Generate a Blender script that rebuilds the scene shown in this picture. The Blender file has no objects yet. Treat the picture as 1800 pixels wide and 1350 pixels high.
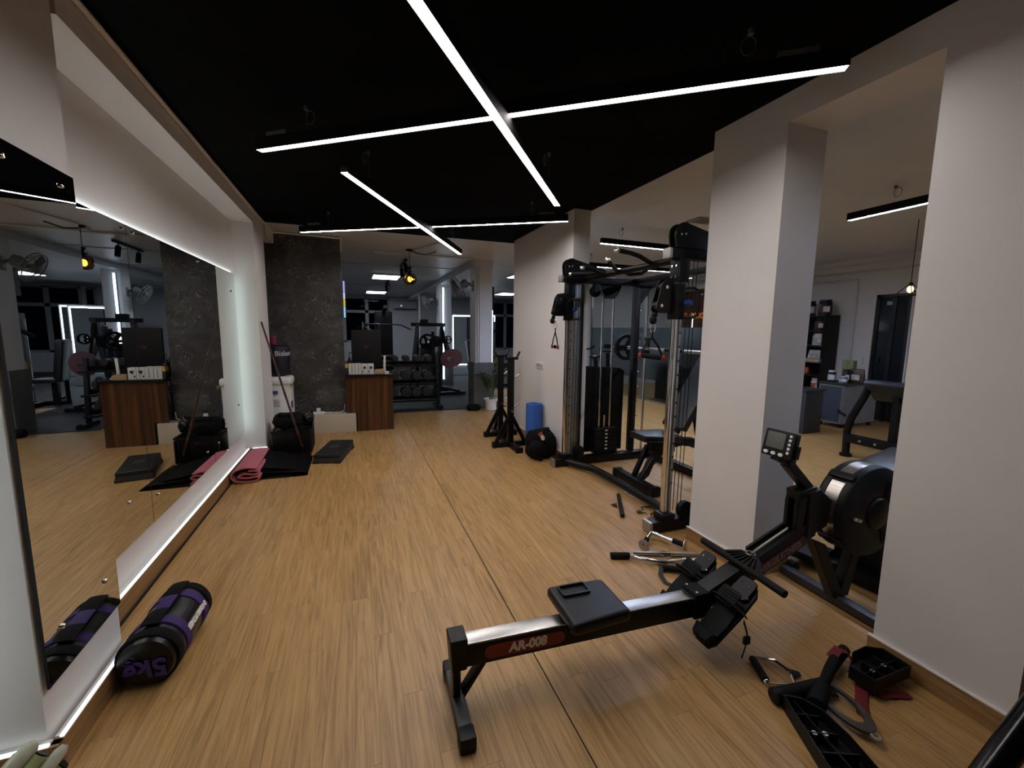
import bpy, bmesh, math, random
from mathutils import Vector, Matrix, Euler
random.seed(7)
sc = bpy.context.scene
C = sc.collection
PI = math.pi

# ------------------------------------------------------------------ camera, world, exposure
cam_d = bpy.data.cameras.new('camera'); cam = bpy.data.objects.new('camera', cam_d); C.objects.link(cam)
FPX = 750.2; YAW = 0.355293; PITCH = 0.12549; ROLL = 0.0108986
cam_d.sensor_fit = 'HORIZONTAL'; cam_d.sensor_width = 36.0; cam_d.lens = 36.0*FPX/1800
cam_d.clip_start = 0.02; cam_d.clip_end = 100
_f = Vector((math.sin(YAW)*math.cos(PITCH), math.cos(YAW)*math.cos(PITCH), -math.sin(PITCH)))
_r = Vector((math.cos(YAW), -math.sin(YAW), 0)); _u = _r.cross(_f)
_r2 = _r*math.cos(ROLL)+_u*math.sin(ROLL); _u2 = -_r*math.sin(ROLL)+_u*math.cos(ROLL)
m = Matrix((( _r2.x,_u2.x,-_f.x,0),(_r2.y,_u2.y,-_f.y,0),(_r2.z,_u2.z,-_f.z,1.4),(0,0,0,1)))
cam.matrix_world = m
sc.camera = cam
world = bpy.data.worlds.new('night'); sc.world = world; world.use_nodes = True
world.node_tree.nodes['Background'].inputs[0].default_value = (0.012,0.016,0.03,1)
world.node_tree.nodes['Background'].inputs[1].default_value = 0.4
sc.view_settings.view_transform = 'Standard'; sc.view_settings.look = 'None'
sc.view_settings.exposure = 0.0; sc.view_settings.gamma = 1.0; sc.view_settings.use_curve_mapping = False
LED_MAIN = 42.0      # ceiling light bars of the front room
LED_STRIP = 10.5     # mirror LED strips
LED_SIDE = 140.0       # light bars of the side room
LED_PANEL = 11.0      # square ceiling panels of the rear gym

# ------------------------------------------------------------------ materials
def srgb(h):
    h = h.lstrip('#'); v = [int(h[i:i+2],16)/255 for i in (0,2,4)]
    return tuple((c/12.92 if c <= .04045 else ((c+.055)/1.055)**2.4) for c in v)
MATS = {}
def new_mat(name):
    mt = bpy.data.materials.new(name); mt.use_nodes = True
    nt = mt.node_tree; return mt, nt, nt.nodes['Principled BSDF']
def M(name, col, rough=.5, metal=0, var=.12, scale=14, bump=0, bscale=None, spec=.5, coat=0):
    """Procedural material: noise varies colour and roughness a little, optional noise bump."""
    if name in MATS: return MATS[name]
    mt, nt, p = new_mat(name)
    c = srgb(col)
    tc = nt.nodes.new('ShaderNodeTexCoord'); nz = nt.nodes.new('ShaderNodeTexNoise')
    nz.inputs['Scale'].default_value = scale; nz.inputs['Detail'].default_value = 4
    nt.links.new(tc.outputs['Object'], nz.inputs['Vector'])
    rp = nt.nodes.new('ShaderNodeValToRGB')
    rp.color_ramp.elements[0].position = .3; rp.color_ramp.elements[1].position = .7
    rp.color_ramp.elements[0].color = (*[max(0,x*(1-var)) for x in c],1); rp.color_ramp.elements[1].color = (*[min(1,x*(1+var)) for x in c],1)
    nt.links.new(nz.outputs['Fac'], rp.inputs['Fac']); nt.links.new(rp.outputs['Color'], p.inputs['Base Color'])
    mr = nt.nodes.new('ShaderNodeMapRange'); mr.inputs['To Min'].default_value = max(0,rough*.85); mr.inputs['To Max'].default_value = min(1,rough*1.15)
    nt.links.new(nz.outputs['Fac'], mr.inputs['Value']); nt.links.new(mr.outputs['Result'], p.inputs['Roughness'])
    p.inputs['Metallic'].default_value = metal
    p.inputs['Specular IOR Level'].default_value = spec
    if coat: p.inputs['Coat Weight'].default_value = coat
    if bump:
        n2 = nt.nodes.new('ShaderNodeTexNoise'); n2.inputs['Scale'].default_value = bscale or scale*6; n2.inputs['Detail'].default_value = 5
        nt.links.new(tc.outputs['Object'], n2.inputs['Vector'])
        b = nt.nodes.new('ShaderNodeBump'); b.inputs['Strength'].default_value = bump; b.inputs['Distance'].default_value = .004
        nt.links.new(n2.outputs['Fac'], b.inputs['Height']); nt.links.new(b.outputs['Normal'], p.inputs['Normal'])
    MATS[name] = mt; return mt
def EM(name, col, strength):
    if name in MATS: return MATS[name]
    mt = bpy.data.materials.new(name); mt.use_nodes = True; nt = mt.node_tree
    for n in list(nt.nodes): nt.nodes.remove(n)
    e = nt.nodes.new('ShaderNodeEmission'); o = nt.nodes.new('ShaderNodeOutputMaterial')
    tc = nt.nodes.new('ShaderNodeTexCoord'); nz = nt.nodes.new('ShaderNodeTexNoise'); nz.inputs['Scale'].default_value = 60
    mr = nt.nodes.new('ShaderNodeMapRange'); mr.inputs['To Min'].default_value = strength*.97; mr.inputs['To Max'].default_value = strength*1.03
    nt.links.new(tc.outputs['Object'], nz.inputs['Vector']); nt.links.new(nz.outputs['Fac'], mr.inputs['Value']); nt.links.new(mr.outputs['Result'], e.inputs['Strength'])
    e.inputs['Color'].default_value = (*srgb(col),1)
    nt.links.new(e.outputs[0], o.inputs[0]); MATS[name] = mt; return mt

WALL = M('wall_paint','#dad6d2',.55,var=.03,scale=2.5,bump=.08,bscale=40)
WALLC = M('wall_paint_cool','#ccd0d6',.5,var=.03,scale=2.5,bump=.08,bscale=40)
CEILW = M('ceiling_paint','#d2d2d0',.42,var=.04,scale=3,bump=.25,bscale=3)
CEILB = M('ceiling_black','#040405',.9,var=.1,scale=3,spec=.08)
BLACK = M('black_powdercoat','#070708',.42,var=.15,scale=40,bump=.05,spec=.28)
BLACKM = M('black_plastic','#08080a',.5,var=.15,scale=30,spec=.28)
DARKM = M('dark_steel','#17181b',.35,metal=.3,var=.15)
RUBBER = M('black_rubber','#080809',.7,var=.2,scale=60,bump=.1,spec=.22)
CHROME = M('chrome','#d8d8d6',.12,metal=1,var=.04)
STEEL = M('brushed_steel','#b9b8b4',.3,metal=1,var=.06,scale=30)
ALU = M('aluminium','#a9a8a2',.38,metal=.9,var=.05)
WHITEP = M('white_plastic','#dcdcd8',.45,var=.04)
LEATHER = M('black_leather','#111318',.33,var=.15,scale=30,bump=.12,bscale=160)
RED = M('red_decal','#82171b',.4,var=.1)
REDD = M('dark_red_decal','#4a1417',.45,var=.1)
WHITETXT = M('white_print','#eeeae6',.5,var=.04)
FABRICB = M('black_fabric','#070708',.85,var=.25,scale=60,bump=.4,bscale=120,spec=.2)
PURPLE = M('purple_webbing','#2e1258',.7,var=.15,scale=60,bump=.2,bscale=200)
VINYL = M('black_vinyl','#09090a',.3,var=.2,scale=12,bump=.15,bscale=18,spec=.35)
BLUE = M('blue_foam','#2f5fb0',.75,var=.06,scale=20,bump=.1)
PINK = M('pink_foam','#b0606c',.8,var=.1,scale=20,bump=.15)
YEL = M('yellow_card','#b8a24a',.6)
def glassm(name, col, alpha_rough=.0, frost=0):
    if name in MATS: return MATS[name]
    mt, nt, p = new_mat(name)
    p.inputs['Base Color'].default_value = (*srgb(col),1); p.inputs['Transmission Weight'].default_value = 1
    p.inputs['IOR'].default_value = 1.12; 
    tc = nt.nodes.new('ShaderNodeTexCoord'); nz = nt.nodes.new('ShaderNodeTexNoise'); nz.inputs['Scale'].default_value = 6
    mr = nt.nodes.new('ShaderNodeMapRange'); mr.inputs['To Min'].default_value = alpha_rough; mr.inputs['To Max'].default_value = alpha_rough*1.2+.002
    nt.links.new(tc.outputs['Object'], nz.inputs['Vector']); nt.links.new(nz.outputs['Fac'], mr.inputs['Value']); nt.links.new(mr.outputs['Result'], p.inputs['Roughness'])
    MATS[name] = mt; return mt
GLASS = glassm('clear_glass','#dfe8e8')
FROST = glassm('frosted_film','#a9b6be',.45)
TINT = glassm('tinted_glass','#3a3f46',.02)
# mirror: silvered surface with faint smudges
def mirror_mat():
    mt, nt, p = new_mat('mirror_silver'); p.inputs['Metallic'].default_value = 1
    p.inputs['Base Color'].default_value = (.74,.77,.76,1)
    tc = nt.nodes.new('ShaderNodeTexCoord'); nz = nt.nodes.new('ShaderNodeTexNoise'); nz.inputs['Scale'].default_value = 5
    mr = nt.nodes.new('ShaderNodeMapRange'); mr.inputs['To Min'].default_value = 0; mr.inputs['To Max'].default_value = .012
    nt.links.new(tc.outputs['Object'], nz.inputs['Vector']); nt.links.new(nz.outputs['Fac'], mr.inputs['Value']); nt.links.new(mr.outputs['Result'], p.inputs['Roughness'])
    return mt
MIRROR = mirror_mat()
def ramp(nt, stops):
    r = nt.nodes.new('ShaderNodeValToRGB'); e = r.color_ramp.elements
    while len(e) < len(stops): e.new(.5)
    for i,(p,c) in enumerate(stops): e[i].position = p; e[i].color = (*c,1)
    return r
def wood_mat(name, stops, grain=(55,55,2.2), rough=.35, wave=None, per_obj=.25, world=True):
    """Grain stretched along local Y, knot waves, each plank shifted by its own random number."""
    mt, nt, p = new_mat(name); L = nt.links
    tc = nt.nodes.new('ShaderNodeTexCoord'); oi = nt.nodes.new('ShaderNodeObjectInfo')
    mp = nt.nodes.new('ShaderNodeMapping'); mp.inputs['Scale'].default_value = grain
    add = nt.nodes.new('ShaderNodeVectorMath'); add.operation = 'ADD'
    mul = nt.nodes.new('ShaderNodeMath'); mul.operation = 'MULTIPLY'; mul.inputs[1].default_value = 37
    L.new(oi.outputs['Random'], mul.inputs[0]); L.new(tc.outputs['Object'], add.inputs[0]); L.new(mul.outputs[0], add.inputs[1])
    L.new(add.outputs[0], mp.inputs['Vector'])
    n1 = nt.nodes.new('ShaderNodeTexNoise'); n1.inputs['Scale'].default_value = 1; n1.inputs['Detail'].default_value = 6; n1.inputs['Roughness'].default_value = .65; n1.inputs['Distortion'].default_value = .6
    L.new(mp.outputs[0], n1.inputs['Vector'])
    mp2 = nt.nodes.new('ShaderNodeMapping'); mp2.inputs['Scale'].default_value = (grain[0]*.22,grain[1]*.35,grain[2]*.22)
    L.new(add.outputs[0], mp2.inputs['Vector'])
    n2 = nt.nodes.new('ShaderNodeTexNoise'); n2.inputs['Scale'].default_value = 1; n2.inputs['Detail'].default_value = 3; n2.inputs['Distortion'].default_value = 1.5
    L.new(mp2.outputs[0], n2.inputs['Vector'])
    # contour rings of the slow noise give the cathedral figure
    sn = nt.nodes.new('ShaderNodeMath'); sn.operation = 'MULTIPLY'; sn.inputs[1].default_value = 30; L.new(n2.outputs['Fac'], sn.inputs[0])
    s2 = nt.nodes.new('ShaderNodeMath'); s2.operation = 'SINE'; L.new(sn.outputs[0], s2.inputs[0])
    s3 = nt.nodes.new('ShaderNodeMath'); s3.operation = 'MULTIPLY_ADD'; s3.inputs[1].default_value = .07; L.new(s2.outputs[0], s3.inputs[0]); L.new(n1.outputs['Fac'], s3.inputs[2])
    s4 = nt.nodes.new('ShaderNodeMath'); s4.operation = 'MULTIPLY_ADD'; s4.inputs[1].default_value = per_obj; 
    o2 = nt.nodes.new('ShaderNodeMath'); o2.operation = 'SUBTRACT'; o2.inputs[1].default_value = .5; L.new(oi.outputs['Random'], o2.inputs[0])
    L.new(o2.outputs[0], s4.inputs[0]); L.new(s3.outputs[0], s4.inputs[2])
    r = ramp(nt, stops); L.new(s4.outputs[0], r.inputs['Fac']); L.new(r.outputs['Color'], p.inputs['Base Color'])
    p.inputs['Roughness'].default_value = rough
    b = nt.nodes.new('ShaderNodeBump'); b.inputs['Strength'].default_value = .12; b.inputs['Distance'].default_value = .002
    L.new(n1.outputs['Fac'], b.inputs['Height']); L.new(b.outputs['Normal'], p.inputs['Normal'])
    MATS[name] = mt; return mt
PLANK = wood_mat('vinyl_oak', [(.20,srgb('#7a5a2f')),(.40,srgb('#9b7645')),(.52,srgb('#ab8450')),(.66,srgb('#b38e5a')),(.85,srgb('#bd9b68'))], (70,2.6,70), .42, per_obj=.09)
SKIRT = wood_mat('skirting_wood', [(.25,srgb('#6f5233')),(.5,srgb('#8f6d45')),(.75,srgb('#a5824f'))], (60,2.4,60), .35, per_obj=.05)
WALNUT = wood_mat('walnut_laminate', [(.3,srgb('#2a180d')),(.45,srgb('#4a2c17')),(.58,srgb('#653e20')),(.75,srgb('#7d5430'))], (13,13,.4), .3, per_obj=0)
BAMBOO = M('brown_cane','#3a1c12',.35,var=.35,scale=9)
def dark_wall_mat():
    mt, nt, p = new_mat('scratched_dark_plaster'); L = nt.links
    tc = nt.nodes.new('ShaderNodeTexCoord')
    n1 = nt.nodes.new('ShaderNodeTexNoise'); n1.inputs['Scale'].default_value = 3.2; n1.inputs['Detail'].default_value = 8; n1.inputs['Roughness'].default_value = .62; n1.inputs['Distortion'].default_value = 1.2
    L.new(tc.outputs['Object'], n1.inputs['Vector'])
    r1 = ramp(nt, [(.3,srgb('#262624')),(.52,srgb('#3f3f3c')),(.72,srgb('#555551'))]); L.new(n1.outputs['Fac'], r1.inputs['Fac'])
    # thin scratches = zero crossings of a distorted noise, kept only in patches
    n2 = nt.nodes.new('ShaderNodeTexNoise'); n2.inputs['Scale'].default_value = 5.5; n2.inputs['Detail'].default_value = 1; n2.inputs['Distortion'].default_value = 3.5
    L.new(tc.outputs['Object'], n2.inputs['Vector'])
    a = nt.nodes.new('ShaderNodeMath'); a.operation = 'SUBTRACT'; a.inputs[1].default_value = .5; L.new(n2.outputs['Fac'], a.inputs[0])
    b = nt.nodes.new('ShaderNodeMath'); b.operation = 'ABSOLUTE'; L.new(a.outputs[0], b.inputs[0])
    c = nt.nodes.new('ShaderNodeMapRange'); c.inputs['From Min'].default_value = 0; c.inputs['From Max'].default_value = .012; c.inputs['To Min'].default_value = 1; c.inputs['To Max'].default_value = 0; L.new(b.outputs[0], c.inputs['Value'])
    n3 = nt.nodes.new('ShaderNodeTexNoise'); n3.inputs['Scale'].default_value = 6; n3.inputs['Detail'].default_value = 2; L.new(tc.outputs['Object'], n3.inputs['Vector'])
    g = nt.nodes.new('ShaderNodeMapRange'); g.inputs['From Min'].default_value = .46; g.inputs['From Max'].default_value = .58; L.new(n3.outputs['Fac'], g.inputs['Value'])
    mu = nt.nodes.new('ShaderNodeMath'); mu.operation = 'MULTIPLY'; L.new(c.outputs[0], mu.inputs[0]); L.new(g.outputs[0], mu.inputs[1])
    mx = nt.nodes.new('ShaderNodeMix'); mx.data_type = 'RGBA'; L.new(mu.outputs[0], mx.inputs['Factor']); L.new(r1.outputs['Color'], mx.inputs[6]); mx.inputs[7].default_value = (*srgb('#a5a59e'),1)
    L.new(mx.outputs[2], p.inputs['Base Color']); p.inputs['Roughness'].default_value = .5
    return mt
DARKWALL = dark_wall_mat()
GREYTILE = M('grey_tile','#5c5d5c',.4,var=.12,scale=5)
MATF = M('rubber_mat','#1b1c1e',.6,var=.2,scale=8,bump=.1)
TILEW = M('cream_tile','#b9ad99',.35,var=.06,scale=4)

# ------------------------------------------------------------------ mesh builder
class B:
    def __init__(s): s.bm = bmesh.new()
    def _bev(s, verts, bev, seg):
        if bev <= 0: return
        vs = set(verts); es = [e for e in s.bm.edges if e.verts[0] in vs and e.verts[1] in vs]
        bmesh.ops.bevel(s.bm, geom=es, offset=bev, segments=seg, affect='EDGES', profile=.6, clamp_overlap=True)
    def box(s, c, d, rot=None, bev=0, seg=2):
        mt = Matrix.Translation(c) @ (rot.to_4x4() if rot is not None else Matrix()) @ Matrix.Diagonal((d[0],d[1],d[2],1))
        r = bmesh.ops.create_cube(s.bm, size=1, matrix=mt); s._bev(r['verts'], bev, seg); return s
    def bb(s, lo, hi, bev=0, seg=2):
        return s.box([(lo[i]+hi[i])/2 for i in range(3)], [abs(hi[i]-lo[i]) for i in range(3)], None, bev, seg)
    def beam(s, p0, p1, w, h, up=(0,0,1), bev=0, seg=2):
        p0 = Vector(p0); p1 = Vector(p1); x = (p1-p0); L = x.length; x.normalize()
        y = Vector(up).cross(x)
        if y.length < 1e-5: y = Vector((0,1,0)).cross(x)
        y.normalize(); z = x.cross(y)
        rot = Matrix((x,y,z)).transposed()
        return s.box((p0+p1)/2, (L,w,h), rot, bev, seg)
    def cyl(s, p0, p1, r0, r1=None, seg=16, bev=0):
        p0 = Vector(p0); p1 = Vector(p1); d = p1-p0; L = d.length
        q = d.to_track_quat('Z','Y').to_matrix().to_4x4()
        mt = Matrix.Translation((p0+p1)/2) @ q
        r = bmesh.ops.create_cone(s.bm, cap_ends=True, cap_tris=False, segments=seg, radius1=r0, radius2=r0 if r1 is None else r1, depth=L, matrix=mt)
        if bev > 0:
            vs = set(r['verts']); es = [e for e in s.bm.edges if e.verts[0] in vs and e.verts[1] in vs and any(len(f.verts) > 4 for f in e.link_faces)]
            bmesh.ops.bevel(s.bm, geom=es, offset=bev, segments=2, affect='EDGES', profile=.6, clamp_overlap=True)
        return s
    def ball(s, c, r, sc3=(1,1,1), seg=16, rings=10, rot=None):
        mt = Matrix.Translation(c) @ (rot.to_4x4() if rot is not None else Matrix()) @ Matrix.Diagonal((r*sc3[0],r*sc3[1],r*sc3[2],1))
        bmesh.ops.create_uvsphere(s.bm, u_segments=seg, v_segments=rings, radius=1, matrix=mt); return s
    def tube(s, pts, r, seg=10, closed=False, flat=None):
        """Sweep a circle (or flat=(w,h) rectangle-ish ellipse) along points."""
        P = [Vector(p) for p in pts]; n = len(P); rings = []
        up = Vector((0,0,1)); prev = None
        for i in range(n):
            if closed: t = P[(i+1)%n]-P[i-1]
            else: t = P[min(i+1,n-1)]-P[max(i-1,0)]
            t.normalize()
            if prev is None:
                a = up.cross(t)
                if a.length < 1e-3: a = Vector((1,0,0)).cross(t)
            else: a = prev-(prev.dot(t))*t
            a.normalize(); prev = a; b = t.cross(a)
            rr = r[i] if isinstance(r,(list,tuple)) else r
            w,h = (rr,rr) if flat is None else flat
            rings.append([s.bm.verts.new(P[i]+a*w*math.cos(2*PI*k/seg)+b*h*math.sin(2*PI*k/seg)) for k in range(seg)])
        for i in range(n if closed else n-1):
            A = rings[i]; D = rings[(i+1)%n]
            for k in range(seg):
                s.bm.faces.new((A[k],A[(k+1)%seg],D[(k+1)%seg],D[k]))
        if not closed:
            s.bm.faces.new(list(reversed(rings[0]))); s.bm.faces.new(rings[-1])
        return s
    def lathe(s, prof, o=(0,0,0), axis=(0,0,1), seg=24, wob=None):
        ax = Vector(axis).normalized(); q = ax.to_track_quat('Z','Y').to_matrix(); o = Vector(o); rings = []
        for j,(r,z) in enumerate(prof):
            if r < 1e-6: rings.append([s.bm.verts.new(o+q@Vector((0,0,z)))]); continue
            row = []
            for k in range(seg):
                a = 2*PI*k/seg; rr = r*(1+(wob(a,j) if wob else 0))
                row.append(s.bm.verts.new(o+q@Vector((rr*math.cos(a),rr*math.sin(a),z))))
            rings.append(row)
        for A,D in zip(rings,rings[1:]):
            if len(A)==1 and len(D)==1: continue
            for k in range(seg):
                if len(A)==1: s.bm.faces.new((A[0],D[(k+1)%seg],D[k]))
                elif len(D)==1: s.bm.faces.new((A[k],A[(k+1)%seg],D[0]))
                else: s.bm.faces.new((A[k],A[(k+1)%seg],D[(k+1)%seg],D[k]))
        if prof[0] == prof[-1]: return s
        if len(rings[0])>1: s.bm.faces.new(list(reversed(rings[0])))
        if len(rings[-1])>1: s.bm.faces.new(rings[-1])
        return s
    def prism(s, poly, o, ux, uy, th, bev=0):
        """Extrude a 2D polygon spanned by ux,uy by th along ux x uy, centred."""
        o = Vector(o); ux = Vector(ux).normalized(); uy = Vector(uy).normalized(); n = ux.cross(uy)
        lo = [s.bm.verts.new(o+ux*a+uy*b-n*th/2) for a,b in poly]; hi = [s.bm.verts.new(o+ux*a+uy*b+n*th/2) for a,b in poly]
        k = len(poly); s.bm.faces.new(list(reversed(lo))); s.bm.faces.new(hi)
        for i in range(k): s.bm.faces.new((lo[i],lo[(i+1)%k],hi[(i+1)%k],hi[i]))
        s._bev(lo+hi, bev, 1); return s
    def frame(s, outer, inner, o, ux, uy, th):
        """Flat ring between two polygons of equal length."""
        o = Vector(o); ux = Vector(ux).normalized(); uy = Vector(uy).normalized(); n = ux.cross(uy); k = len(outer)
        f = lambda P,d: [s.bm.verts.new(o+ux*a+uy*b+n*d) for a,b in P]
        A,Bq,Cq,D = f(outer,-th/2),f(outer,th/2),f(inner,-th/2),f(inner,th/2)
        for i in range(k):
            j=(i+1)%k
            s.bm.faces.new((A[i],A[j],Bq[j],Bq[i])); s.bm.faces.new((Cq[j],Cq[i],D[i],D[j])); s.bm.faces.new((Bq[i],Bq[j],D[j],D[i])); s.bm.faces.new((A[j],A[i],Cq[i],Cq[j]))
        return s
    def grid(s, fn, nu, nv):
        V = [[s.bm.verts.new(fn(i/nu,j/nv)) for j in range(nv+1)] for i in range(nu+1)]
        for i in range(nu):
            for j in range(nv): s.bm.faces.new((V[i][j],V[i+1][j],V[i+1][j+1],V[i][j+1]))
        return s
    def warp(s, fn):
        for v in s.bm.verts: v.co = Vector(fn(v.co)); 
        return s
def rrect(w, h, r, n=4):
    out = []
    for cx,cy,a0 in ((w/2-r,h/2-r,0),(-w/2+r,h/2-r,90),(-w/2+r,-h/2+r,180),(w/2-r,-h/2+r,270)):
        for i in range(n+1):
            a = math.radians(a0+90*i/n); out.append((cx+r*math.cos(a),cy+r*math.sin(a)))
    return out
def circ(r, n=24, cx=0, cy=0, sx=1, sy=1): return [(cx+sx*r*math.cos(2*PI*k/n), cy+sy*r*math.sin(2*PI*k/n)) for k in range(n)]
def arc(c, r, a0, a1, n=8): return [(c[0]+r*math.cos(math.radians(a0+(a1-a0)*i/n)), c[1]+r*math.sin(math.radians(a0+(a1-a0)*i/n))) for i in range(n+1)]
def mesh_obj(name, me, mat, parent=None, ang=35, local=False):
    if parent is not None and not local:
        mw = parent.matrix_basis if parent.parent is None else parent.parent.matrix_basis @ parent.matrix_basis
        me.transform(mw.inverted())
    if mat is not None and len(me.materials) == 0: me.materials.append(mat)
    me.polygons.foreach_set('use_smooth', [True]*len(me.polygons))
    try: me.set_sharp_from_angle(angle=math.radians(ang))
    except Exception: pass
    o = bpy.data.objects.new(name, me); C.objects.link(o)
    if parent is not None: o.parent = parent
    return o
def obj(name, b, mat, parent=None, local=False, ang=35):
    bmesh.ops.recalc_face_normals(b.bm, faces=b.bm.faces)
    me = bpy.data.meshes.new(name); b.bm.to_mesh(me); b.bm.free()
    return mesh_obj(name, me, mat, parent, ang, local)
def tag(o, label=None, cat=None, group=None, kind=None):
    if label: o['label'] = label
    if cat: o['category'] = cat
    if group: o['group'] = group
    if kind: o['kind'] = kind
    return o
def thing(name, label, cat, loc=(0,0,0), rotz=0, group=None):
    o = bpy.data.objects.new(name, None); C.objects.link(o); o.empty_display_size = .05
    o.matrix_basis = Matrix.Translation(loc) @ Matrix.Rotation(rotz,4,'Z')
    return tag(o, label, cat, group)
def struct(name, b, mat, label=None, parent=None, ang=35):
    o = obj(name, b, mat, parent, ang=ang)
    if parent is None: tag(o, label, None, None, 'structure')
    return o
def dup(root, label, loc=None, rotz=None, group=None):
    r = root.copy(); C.objects.link(r)
    if loc is not None: r.matrix_basis = Matrix.Translation(loc) @ Matrix.Rotation(rotz or 0,4,'Z')
    if label: r['label'] = label
    if group: r['group'] = group
    for ch in list(root.children):
        c = ch.copy(); C.objects.link(c); c.parent = r
        for g in ch.children:
            d = g.copy(); C.objects.link(d); d.parent = c
    return r
def text_obj(name, txt, size, o, ux, uy, mat, parent, th=.001, bold=.0, center=True, sx=1, shear=0, wrap=None):
    cu = bpy.data.curves.new(name, 'FONT'); cu.body = txt; cu.size = size; cu.extrude = th/2; cu.offset = bold; cu.shear = shear
    if center: cu.align_x = 'CENTER'; cu.align_y = 'CENTER'
    ob = bpy.data.objects.new(name+'_tmp', cu); C.objects.link(ob)
    dg = bpy.context.evaluated_depsgraph_get(); me = bpy.data.meshes.new_from_object(ob.evaluated_get(dg))
    bpy.data.objects.remove(ob); bpy.data.curves.remove(cu)
    ux = Vector(ux).normalized(); uy = Vector(uy).normalized(); n = ux.cross(uy)
    mt = Matrix(((ux.x*sx,uy.x,n.x,o[0]),(ux.y*sx,uy.y,n.y,o[1]),(ux.z*sx,uy.z,n.z,o[2]),(0,0,0,1)))
    me.transform(mt); me.materials.clear()
    if wrap:
        cx, cy, rr = wrap
        for v in me.vertices:
            a = (v.co.x-cx)/rr; dpt = rr+(o[1]-v.co.y); v.co.x = cx+dpt*math.sin(a); v.co.y = cy-dpt*math.cos(a)
    return mesh_obj(name, me, mat, parent)

# ================================================================== SETTING
ZC = 2.604
floor = struct('floor', B().bb((-1.75,-2.6,-.06),(9.5,17.4,-.004)), M('floor_screed','#150f0a',.9), 'warm oak-look plank floor running through the gym')
PW, PL = .0925, .92
pm = bpy.data.meshes.new('plank'); _b = B(); _b.box((0,0,-.002),(PW-.0008,PL-.0008,.004)); _b.bm.to_mesh(pm); _b.bm.free(); pm.materials.append(PLANK)
SEAM = .69
k0 = -19
for i in range(k0, 16):
    x = SEAM + (i+.5)*PW + (.005 if i >= 0 else 0)
    if x-PW/2 > 2.15: break
    y = .45 - random.random()*PL
    while y < 7.28:
        y1 = min(y+PL, 7.28); y0 = max(y, .42)
        if y1-y0 > .05:
            o = bpy.data.objects.new('plank', pm); C.objects.link(o); o.parent = floor
            o.location = (x,(y0+y1)/2,0); o.scale = (1,(y1-y0)/PL,1)
        y += PL
def plank_field(rects):
    b = B()
    for (x0,x1,y0,y1) in rects:
        n = int((x1-x0)/PW)
        for i in range(n+1):
            xa = x0+i*PW; xb = min(xa+PW,x1)
            if xb-xa < .01: continue
            y = y0-random.random()*PL
            while y < y1:
                a = max(y,y0); c = min(y+PL,y1)
                if c-a > .02: b.bb((xa+.0004,a+.0004,-.004),(xb-.0004,c-.0004,0))
                y += PL
    return b
o = obj('plank_field', plank_field([(2.174,8.1,.1,7.28),(2.6,8.1,7.28,9.6),(-1.09,2.143,-1.2,.42),(2.174,3.2,-1.2,.1)]), PLANK, floor); o['kind'] = 'stuff'
rm = struct('floor', B().bb((-1.75,7.283,-.004),(2.6,17.3,.008)).bb((2.6,9.6,-.004),(9.4,17.3,.008)), MATF, 'dark rubber gym matting on the rear gym floor')
# ceilings
struct('ceiling', B().bb((-1.0,-2.6,ZC),(2.3,5.78,ZC+.06)), CEILB, 'matt black painted ceiling over the front workout room')
struct('ceiling', B().bb((-1.75,5.78,ZC),(9.5,17.4,ZC+.06)).bb((2.3,-2.6,ZC),(9.5,5.78,ZC+.06)), CEILW, 'glossy white painted ceiling over the rear and side rooms')
# left wall with two mirror recesses
bw = B()
bw.bb((-1.75,1.62,0),(-.944,2.08,ZC)); bw.bb((-1.75,2.08,0),(-1.13,5.2,ZC)); bw.bb((-1.13,2.08,2.47),(-.93,5.2,ZC)); bw.bb((-1.75,5.2,0),(-.93,5.75,ZC))
bw.bb((-1.75,5.75,0),(-1.5,6.28,ZC)); bw.bb((-1.0,5.75,2.455),(-.905,6.28,ZC)); bw.bb((-1.75,-2.6,0),(-1.25,1.62,ZC)); bw.bb((-1.25,-2.6,2.47),(-.93,1.62,ZC))
struct('wall_left', bw, WALL, 'white left wall with deep lit recesses for the mirrors')
struct('trim_1', B().cyl((-.915,-1,2.585),(-.915,6.24,2.585),.013).cyl((-.915,6.24,2.585),(-.115,6.26,2.58),.013).cyl((-.115,6.262,2.585),(-.115,6.262,2.40),.013), WALL, 'white cable conduit along the ceiling edge and dark feature wall')
bs = B()
bs.bb((-1.13,2.08,0),(-1.085,5.2,.1)); bs.bb((-.93,1.6,0),(-.905,2.1,.1)); bs.bb((-1.25,1.59,0),(-.905,1.62,.1)); bs.bb((-1.13,5.175,0),(-.905,5.2,.1)); bs.bb((-.93,5.175,0),(-.905,5.75,.1)); bs.bb((-.93,2.08,0),(-.905,2.1,.1))
struct('baseboard_left', bs, SKIRT, 'wood-look skirting below the mirrors')
LEDW = EM('led_strip_cool','#e4f2f6',LED_STRIP)
LEDV = EM('led_strip_side','#cdeeee',LED_STRIP*.7)
LEDB = EM('led_strip_base','#e8f0f4',LED_STRIP*.18)
def led_strip(label, lo, hi, mat, prof_lo=None, prof_hi=None):
    t = thing('led_strip', label, 'led strip', [(lo[i]+hi[i])/2 for i in range(3)])
    obj('diffuser', B().bb(lo,hi), mat, t)
    if prof_lo: obj('channel', B().bb(prof_lo,prof_hi), WHITEP, t)
    return t
led_strip('bright white light strip along the skirting under the long mirror', (-1.100,2.1,.1),(-1.088,5.17,.108), LEDB, (-1.128,2.1,.1),(-1.102,5.17,.106))
led_strip('bright white light strip on the skirting under the near mirror', (-.917,1.625,.1),(-.908,2.098,.108), LEDB, (-.93,1.625,.1),(-.919,2.098,.106))
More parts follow.
